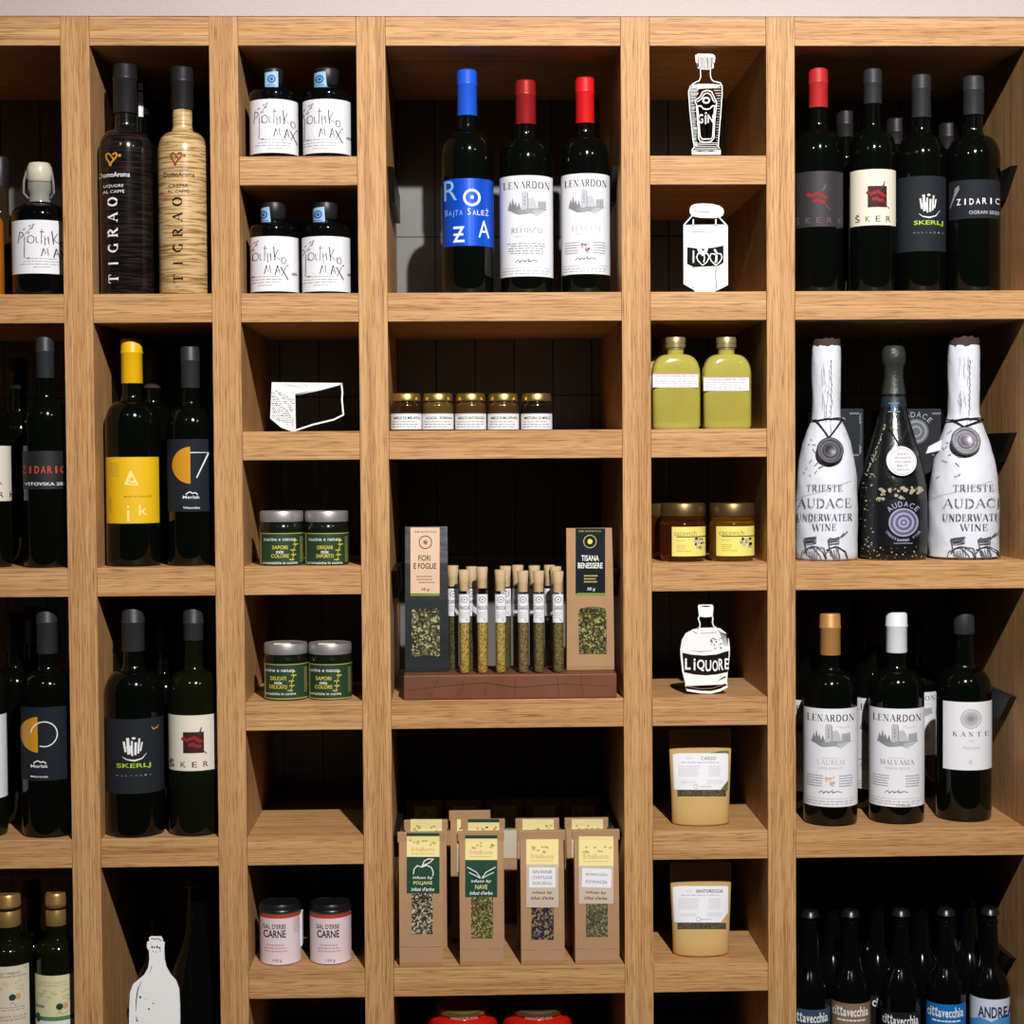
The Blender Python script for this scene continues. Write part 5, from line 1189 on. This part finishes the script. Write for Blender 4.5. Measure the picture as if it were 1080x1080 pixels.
# salt tins
for px, l, dx, side in ((296.2, 'pale pink herb salt tin with black lid, left of two', -3.5, True), (349, 'pale pink herb salt tin with black lid, right of two', 0, False)):
    b = Round('salt_tin', l, 'tin', px, 950, 43.5, .05, 'F', group='pink herb salt tins'); H, R = b.H, b.R
    lz = b.zpx(963.5)
    b.lat('can', [(0, .001), (R * .93, 0), (R, .0015), (R * 1.0, .003), (R, lz), (R * .9, lz + .002), (0, lz + .003)], M('tin_base_metal', (120, 104, 92), .4, metal=.6))
    b.lat('lid', [(R * 1.02, lz), (R * 1.045, lz + .001), (R * 1.03, lz + .003), (R * .99, lz + .004), (R * .98, H - .003), (R * .93, H), (R * .82, H), (R * .8, H - .0015), (0, H - .0015)], M('black_plastic_lid', (24, 24, 24), .3, spec=.5))
    a = b.art(W4); k4 = lambda v: (v - 240) * 5.4; c = k4(px + dx)
    a.rect(k4(px - b.rp * .995), 452, k4(px + b.rp * .995), 744, M('blush_tin_label', (232, 212, 218), .6), 0); a.rect(k4(px - b.rp * .995), 452, k4(px + b.rp * .995), 470, M('vermilion_ink', (196, 52, 36), .6))
    a.text("SAL D'ERBE", c - 14, 517, 128, 28, BRN, bold=.012); a.text('CARNE', c - 14, 560, 124, 44, INK, bold=.02)
    ROSE = M('rose_grey_ink', (196, 160, 168), .7)
    for i in range(3): a.small(c - 74, 624 + 18 * i, c + 60, 1, 1, 7, ROSE, seed=i + 2, centre=True)
    a.text('150 g', c - 2, 714, 54, 20, BRN, skew=.2)
    if side: a.small(k4(px + b.rp * .62), 470, k4(px + b.rp * .93), 10, 10, 3.5, ROSE, seed=9)
    a.build('label_band', b.o)
    if side:
        bm = bmesh.new(); box(bm, R * .98, R * 1.06, -.006, .014, lz - .05, lz - .006); link_mesh('label_flap', bm, PAPER, b.o)

# beer bottles
BEERCAP = M('black_crown_cap', (24, 24, 26), .3)
def beer(label, px, top, Y, group, wd=45):
    b = Round('beer_bottle', label, 'beer bottle', px, top, wd, Y, 'G', prof_beer, BLACKGLASS, rn=.36, group=group, H=.2365)
    r = b.rn; H = b.H
    prof = [(r * 1.32, H * .963), (r * 1.36, H * .966), (r * 1.14, H * .988), (r * .95, H * .998), (0, H)]
    bm = lathe(bmesh.new(), prof, 42)
    for v in bm.verts:
        if v.co.z < b.H * .97 and v.co.xy.length > 1e-5:
            t = math.atan2(v.co.y, v.co.x); s = 1 + .05 * math.cos(21 * t); v.co.x *= s; v.co.y *= s
    link_mesh('crown_cap', bm, BEERCAP, b.o, smooth=30)
    return b
BF = 'front row of beer bottles'
for px, y0, colr, ink, t, l in ((854.6, 1065, (52, 74, 100), WINK, 'cittavecchia', 'beer bottle with navy label at left end of the front row'), (897.2, 1058.5, (134, 112, 92), WINK, 'cittavecchia', 'beer bottle with brown label'), (950, 1068, (22, 22, 24), WINK, 'cittavecchia', 'beer bottle with black label and white script'), (997.5, 1059.5, (20, 110, 190), WINK, 'cittavecchia', 'beer bottle with bright blue label'), (1044, 1054, (206, 214, 232), None, 'ANDREA', 'beer bottle with white label and dark capital letters, right end')):
    b = beer(l, px, 970, .05, BF, 42)
    a = b.art(); lm = M('beer_label_%s' % l.split()[3], colr, .5); a.rect(px - b.rp * .99, y0, px + b.rp * .99, 1140, lm, 0)
    if ink:
        x = px - 19; ws = (2.6, 1.2, 2.8, 2.8, 3.2, 3.2, 3.2, 2.8, 2.8, 3.2, 1.2, 3.2); hs = (7, 10, 11, 11, 7, 7, 7, 7, 7, 11, 10, 7)
        for c, w1, h1 in zip('cittavecchia', ws, hs): a.text(c, x + w1 / 2, y0 + 14 - h1 / 2, w1, h1, ink, 1, bold=.02); x += w1 + .45
        a.small(px - 14, y0 + 18, px + 16, 1, 1, 1.6, ink)
    else:
        a.text('ANDREA', px + 6, y0 + 14, 36, 12, M('navy_ink', (28, 40, 74), .6), 2, bold=.025); a.poly([(px - 22, y0 + 26), (px - 10, y0 + 20), (px + 2, y0 + 24), (px + 16, y0 + 16), (px + 22, y0 + 20), (px + 22, y0 + 40), (px - 22, y0 + 40)], M('sky_blue_ink', (70, 150, 214), .6), 1)
    a.build('front_label', b.o)
for n, (Y, xs, g, l) in enumerate(((.125, (878, 925, 972, 1022), 'second row of beer bottles', 'dark beer bottle in the second row, behind the labelled front row'), (.195, (870, 917, 960, 1004), 'third row of beer bottles', 'dark beer bottle in the third row from the front'), (.265, (866, 908, 950, 990), 'rearmost row of beer bottles', 'dark beer bottle in the rearmost row against the tiles'))):
    for px in xs:
        b = beer(l, px, 960 - n * 14, Y, g, 42 * scl(Y) / scl(.05))
        if n == 0 and px == 925:
            b.o['label'] = 'second-row beer bottle whose white script shows between brown and black labels'; del b.o['group']
            a = b.art(); a.rect(px - 18, 1050, px + 18, 1100, M('beer_label_black', (0, 0, 0)), 0); a.text('ci', px - 2, 1057, 6, 9, WINK, bold=.02); a.build('front_label', b.o)

# ================================================================ WHITE DRAWN CUTOUTS standing in compartments
CHALK = M('chalk_white_board', (250, 250, 250), .8, spec=.1); HOLE = M('cutout_dark_ink', (26, 22, 18), .8, spec=.1)
def cutout(label, px, py, shelf, tf, Y=.016):
    X = at(px, py, Y)[0]; o = thing('cutout_drawing', label, 'drawing', (X, Y, BZ[shelf] + .0005)); return o, Art(flat_map(Y, BZ[shelf] + .0005), tf=tf)
# gin bottle
o, a = cutout('white line drawing of a gin bottle standing in the top compartment', 742, 160, 'A', (715, 50, 9.39)); LW = 9
a.poly([(172, 76), (200, 62), (340, 64), (366, 80), (362, 98), (176, 98)], CHALK)
a.stroke([(176, 92), (180, 140), (192, 160), (196, 200), (240, 214), (300, 214), (340, 204), (344, 164), (358, 150), (366, 90)], LW, CHALK)
rd = random.Random(2)
for i in range(17):
    x = 190 + i * 10; a.stroke([(x, 94), (x + rd.uniform(-5, 5), 208)], rd.uniform(3, 7), CHALK)
a.stroke([(222, 210), (226, 290), (212, 330), (160, 352), (122, 384), (106, 440), (118, 620), (150, 920), (164, 984), (136, 1022), (160, 1024), (280, 1034), (424, 1020), (400, 980), (404, 900), (428, 600), (438, 460), (438, 380), (420, 352), (350, 334), (330, 310), (322, 280), (320, 210)], LW, CHALK)
a.rect(138, 1024, 424, 1062, CHALK)
a.stroke([(122, 380), (200, 368), (300, 366), (436, 376)], 10, CHALK); a.poly([(130, 384), (200, 376), (400, 376), (420, 386), (330, 404), (200, 408)], CHALK)
a.stroke([(172, 548), (176, 520), (220, 490), (244, 440), (290, 424), (336, 440), (362, 500), (384, 540), (364, 740), (356, 900), (330, 930), (280, 942), (220, 930), (206, 900), (196, 740), (182, 560), (172, 548)], 10, CHALK)
a.stroke([(190, 540), (230, 512), (256, 466), (290, 450), (326, 470), (346, 520), (370, 546)], 9, CHALK)
a.ring(280, 524, 30, 17, CHALK, ry=26); a.stroke([(192, 580), (230, 580), (250, 606), (284, 614), (320, 604), (340, 580), (376, 576)], 12, CHALK)
a.stroke([(196, 590), (220, 880), (240, 908), (330, 906), (344, 880), (362, 590)], 9, CHALK)
a.text('G', 226, 706, 46, 92, CHALK, bold=.01); a.text('I', 275, 714, 16, 88, CHALK, bold=.03); a.ell(278, 650, 10, 9, CHALK); a.text('N', 324, 706, 56, 84, CHALK, bold=.01)
for i in range(46):
    y = 400 + i * 13; l = 112 + (y - 400) * .085
    xr = 176 + (y - 540) * .07 if y > 540 else 235 - (y - 400) * .35
    a.stroke([(l, y), (xr - rd.uniform(4, 26), y + rd.uniform(-4, 4))], rd.uniform(2.5, 5), CHALK)
    rr = 436 - (y - 400) * .07; xl = 376 - (y - 540) * .035 if y > 540 else 336 + (y - 400) * .3
    if i % 2 == 0: a.stroke([(rr - rd.uniform(0, 10), y), (xl + rd.uniform(6, 24), y + rd.uniform(-4, 4))], rd.uniform(2.5, 5), CHALK)
for i in range(5): a.stroke([(164, 950 + i * 16), (398, 948 + i * 16 + rd.uniform(-4, 4))], 4, CHALK)
a.build('board', o, thick=.002, lift=0)
# pickle jar
o, a = cutout('white drawing of a preserve jar with hearts standing below the gin drawing', 744, 306, 'B', (710, 210, 10.59))
a.poly([(186, 110), (200, 76), (240, 56), (330, 48), (440, 54), (520, 76), (556, 104), (568, 140), (556, 180), (520, 204), (440, 212), (300, 208), (210, 190), (184, 150)], CHALK)
a.stroke([(208, 190), (122, 286)], 14, CHALK); a.stroke([(510, 200), (600, 296)], 14, CHALK); a.stroke([(224, 226), (224, 300)], 16, CHALK); a.stroke([(476, 222), (476, 300)], 16, CHALK)
a.poly([(114, 290), (300, 286), (570, 284), (610, 300), (610, 540), (612, 960), (500, 1016), (470, 1022), (470, 1060), (240, 1060), (240, 1020), (116, 948)], CHALK)
a.poly([(156, 536), (260, 550), (440, 544), (562, 518), (562, 712), (500, 748), (230, 760), (154, 726)], HOLE, 2)
a.rect(218, 574, 234, 712, CHALK, 3); a.poly([(264, 548), (392, 546), (376, 598), (330, 618), (282, 600)], CHALK, 3); a.poly([(306, 556), (362, 554), (332, 580)], HOLE, 4)
for cx in (328, 474):
    a.stroke([(cx, 740), (cx - 50, 690), (cx - 66, 650), (cx - 54, 612), (cx - 20, 610), (cx, 630), (cx + 22, 608), (cx + 58, 612), (cx + 72, 652), (cx + 46, 704), (cx, 740)], 11, CHALK, 3)
a.stroke([(344, 620), (350, 660), (340, 706)], 12, CHALK, 3); a.stroke([(460, 560), (484, 600), (480, 700), (462, 706)], 22, CHALK, 3)
a.stroke([(214, 126), (260, 138), (380, 142), (526, 130)], 9, HOLE, 2, taper=True); a.stroke([(126, 348), (200, 362), (400, 370), (585, 346)], 7, HOLE, 2, taper=True)
a.stroke([(232, 364), (236, 524)], 7, GREY, 2); a.stroke([(478, 764), (474, 850), (480, 998)], 9, HOLE, 2); a.ell(222, 986, 8, 10, HOLE, 2, 8); a.ell(222, 764, 10, 6, HOLE, 2, 8); a.rect(210, 880, 214, 936, LGREY, 2)
a.build('board', o, thick=.002, lift=.00012)
# cheese wedge
o, a = cutout('white drawing of a cheese wedge standing in a small compartment', 323, 451, 'M', (280, 395, 12))
a.poly([(80, 98), (972, 108), (376, 264), (384, 724), (330, 724), (200, 672), (60, 556)], CHALK)
a.stroke([(960, 116), (974, 220), (968, 320), (986, 510), (860, 572), (600, 634), (380, 706)], 20, CHALK); a.stroke([(376, 256), (700, 190), (972, 116)], 16, CHALK)
rd = random.Random(9)
for i in range(16):
    x = 160 + i * 42; ln = max(12, (820 - x) * .19); a.stroke([(x, 122), (x + ln * rd.uniform(.8, 1.2), 122 + ln * .8 * rd.uniform(.4, .95))], rd.uniform(8, 15), HOLE, 2, taper=True)
for i in range(14):
    for j in range(22):
        x = 86 + i * 21 + (j % 2) * 9; y = 190 + j * 22
        if 84 < x < 362 and y > 130 + (x - 80) * .5 + 40 and y < 540 + (x - 60) * .42 and abs((x - 100) * 1.35 - (y - 190)) > 26 and rd.random() < .9:
            s = rd.uniform(5.5, 9.5); a.ell(x, y, s, s * .9, HOLE, 2, 6)
a.build('board', o, thick=.002, lift=.00012)
# liqueur flagon
o, a = cutout('white drawing of a round liqueur flagon with dark name band', 745, 727, 'D', (710, 632, 10.49), Y=.03)
a.poly([(280, 62), (350, 52), (430, 58), (446, 80), (438, 180), (420, 194), (360, 200), (300, 192), (284, 180), (274, 90)], CHALK); a.ell(362, 78, 48, 7, HOLE, 2)
a.stroke([(290, 186), (278, 214), (298, 270), (294, 310), (270, 330)], 13, CHALK); a.stroke([(432, 186), (440, 214), (434, 256), (448, 300), (480, 316)], 13, CHALK)
a.poly([(290, 318), (440, 314), (520, 322), (580, 370), (616, 440), (628, 540), (624, 640), (604, 800), (596, 910), (604, 945), (520, 990), (420, 1016), (300, 1012), (150, 992), (132, 960), (134, 930), (100, 800), (82, 640), (78, 560), (96, 450), (140, 376), (220, 334)], CHALK)
a.poly([(138, 960), (150, 1016), (300, 1040), (420, 1044), (520, 1020), (604, 975), (600, 940)], CHALK)
a.poly([(100, 590), (200, 612), (340, 622), (480, 610), (614, 568), (612, 680), (602, 806), (480, 832), (360, 842), (230, 832), (120, 808)], HOLE, 2)
for c, x, y, w1, h in zip('LiQUORE', (162, 236, 306, 388, 464, 528, 592), (716, 720, 732, 736, 736, 720, 714), (62, 22, 84, 66, 62, 54, 46), (124, 130, 130, 124, 124, 126, 120)): a.text(c, x, y, w1, h, CHALK, 3, bold=.02)
a.stroke([(150, 962), (300, 990), (430, 986), (580, 934)], 10, M('faded_brown_ink', (150, 100, 60), .8), 2)
rd = random.Random(4)
for i in range(6): a.stroke([(490 + i * 18, 334 + i * 10), (530 + i * 14, 390), (560 + i * 9, 520)], 9, HOLE, 2, taper=True)
for i in range(26): a.ell(rd.uniform(415, 540), rd.uniform(420, 550), rd.uniform(3, 12), rd.uniform(3, 9), HOLE, 2, 6)
for i in range(8): a.stroke([(500 + i * 10, 900 - i * 4), (540 + i * 6, 870 - i * 3)], rd.uniform(4, 9), HOLE, 2)
a.stroke([(200, 570), (300, 580), (430, 570)], 7, HOLE, 2, taper=True); a.stroke([(225, 350), (240, 372), (270, 378)], 6, HOLE, 2); a.stroke([(300, 376), (380, 376), (480, 366)], 5, HOLE, 2)
a.build('board', o, thick=.002, lift=.00012)
# plain white bottle
o, a = cutout('solid white drawn bottle silhouette standing at the bottom left', 163, 1040, 'G', (120, 975, 9.39), Y=.02)
a.poly([(350, 130), (370, 118), (470, 120), (488, 150), (486, 170), (504, 176), (500, 250), (504, 340), (520, 420), (560, 490), (620, 560), (648, 640), (656, 800), (660, 1200), (660, 1880), (150, 1880), (146, 1200), (152, 900), (160, 680), (190, 590), (300, 500), (340, 430), (352, 340), (348, 260), (328, 230), (330, 172), (350, 172)], CHALK)
a.stroke([(366, 138), (400, 144), (440, 140), (470, 160)], 8, HOLE, 2); a.stroke([(276, 560), (240, 640), (224, 740), (220, 860)], 14, HOLE, 2, taper=True); a.stroke([(222, 900), (228, 950), (244, 966)], 12, HOLE, 2, taper=True); a.stroke([(378, 405), (356, 486)], 4, HOLE, 2)
for x, y, s in ((380, 224, 9), (402, 226, 8), (430, 222, 10), (454, 232, 9), (390, 268, 5), (420, 272, 5), (460, 262, 5), (264, 720, 10), (348, 836, 9), (392, 780, 7), (320, 740, 4)): a.ell(x, y, s, s * 1.2, HOLE, 2, 7)
a.build('board', o, thick=.002, lift=.00012)
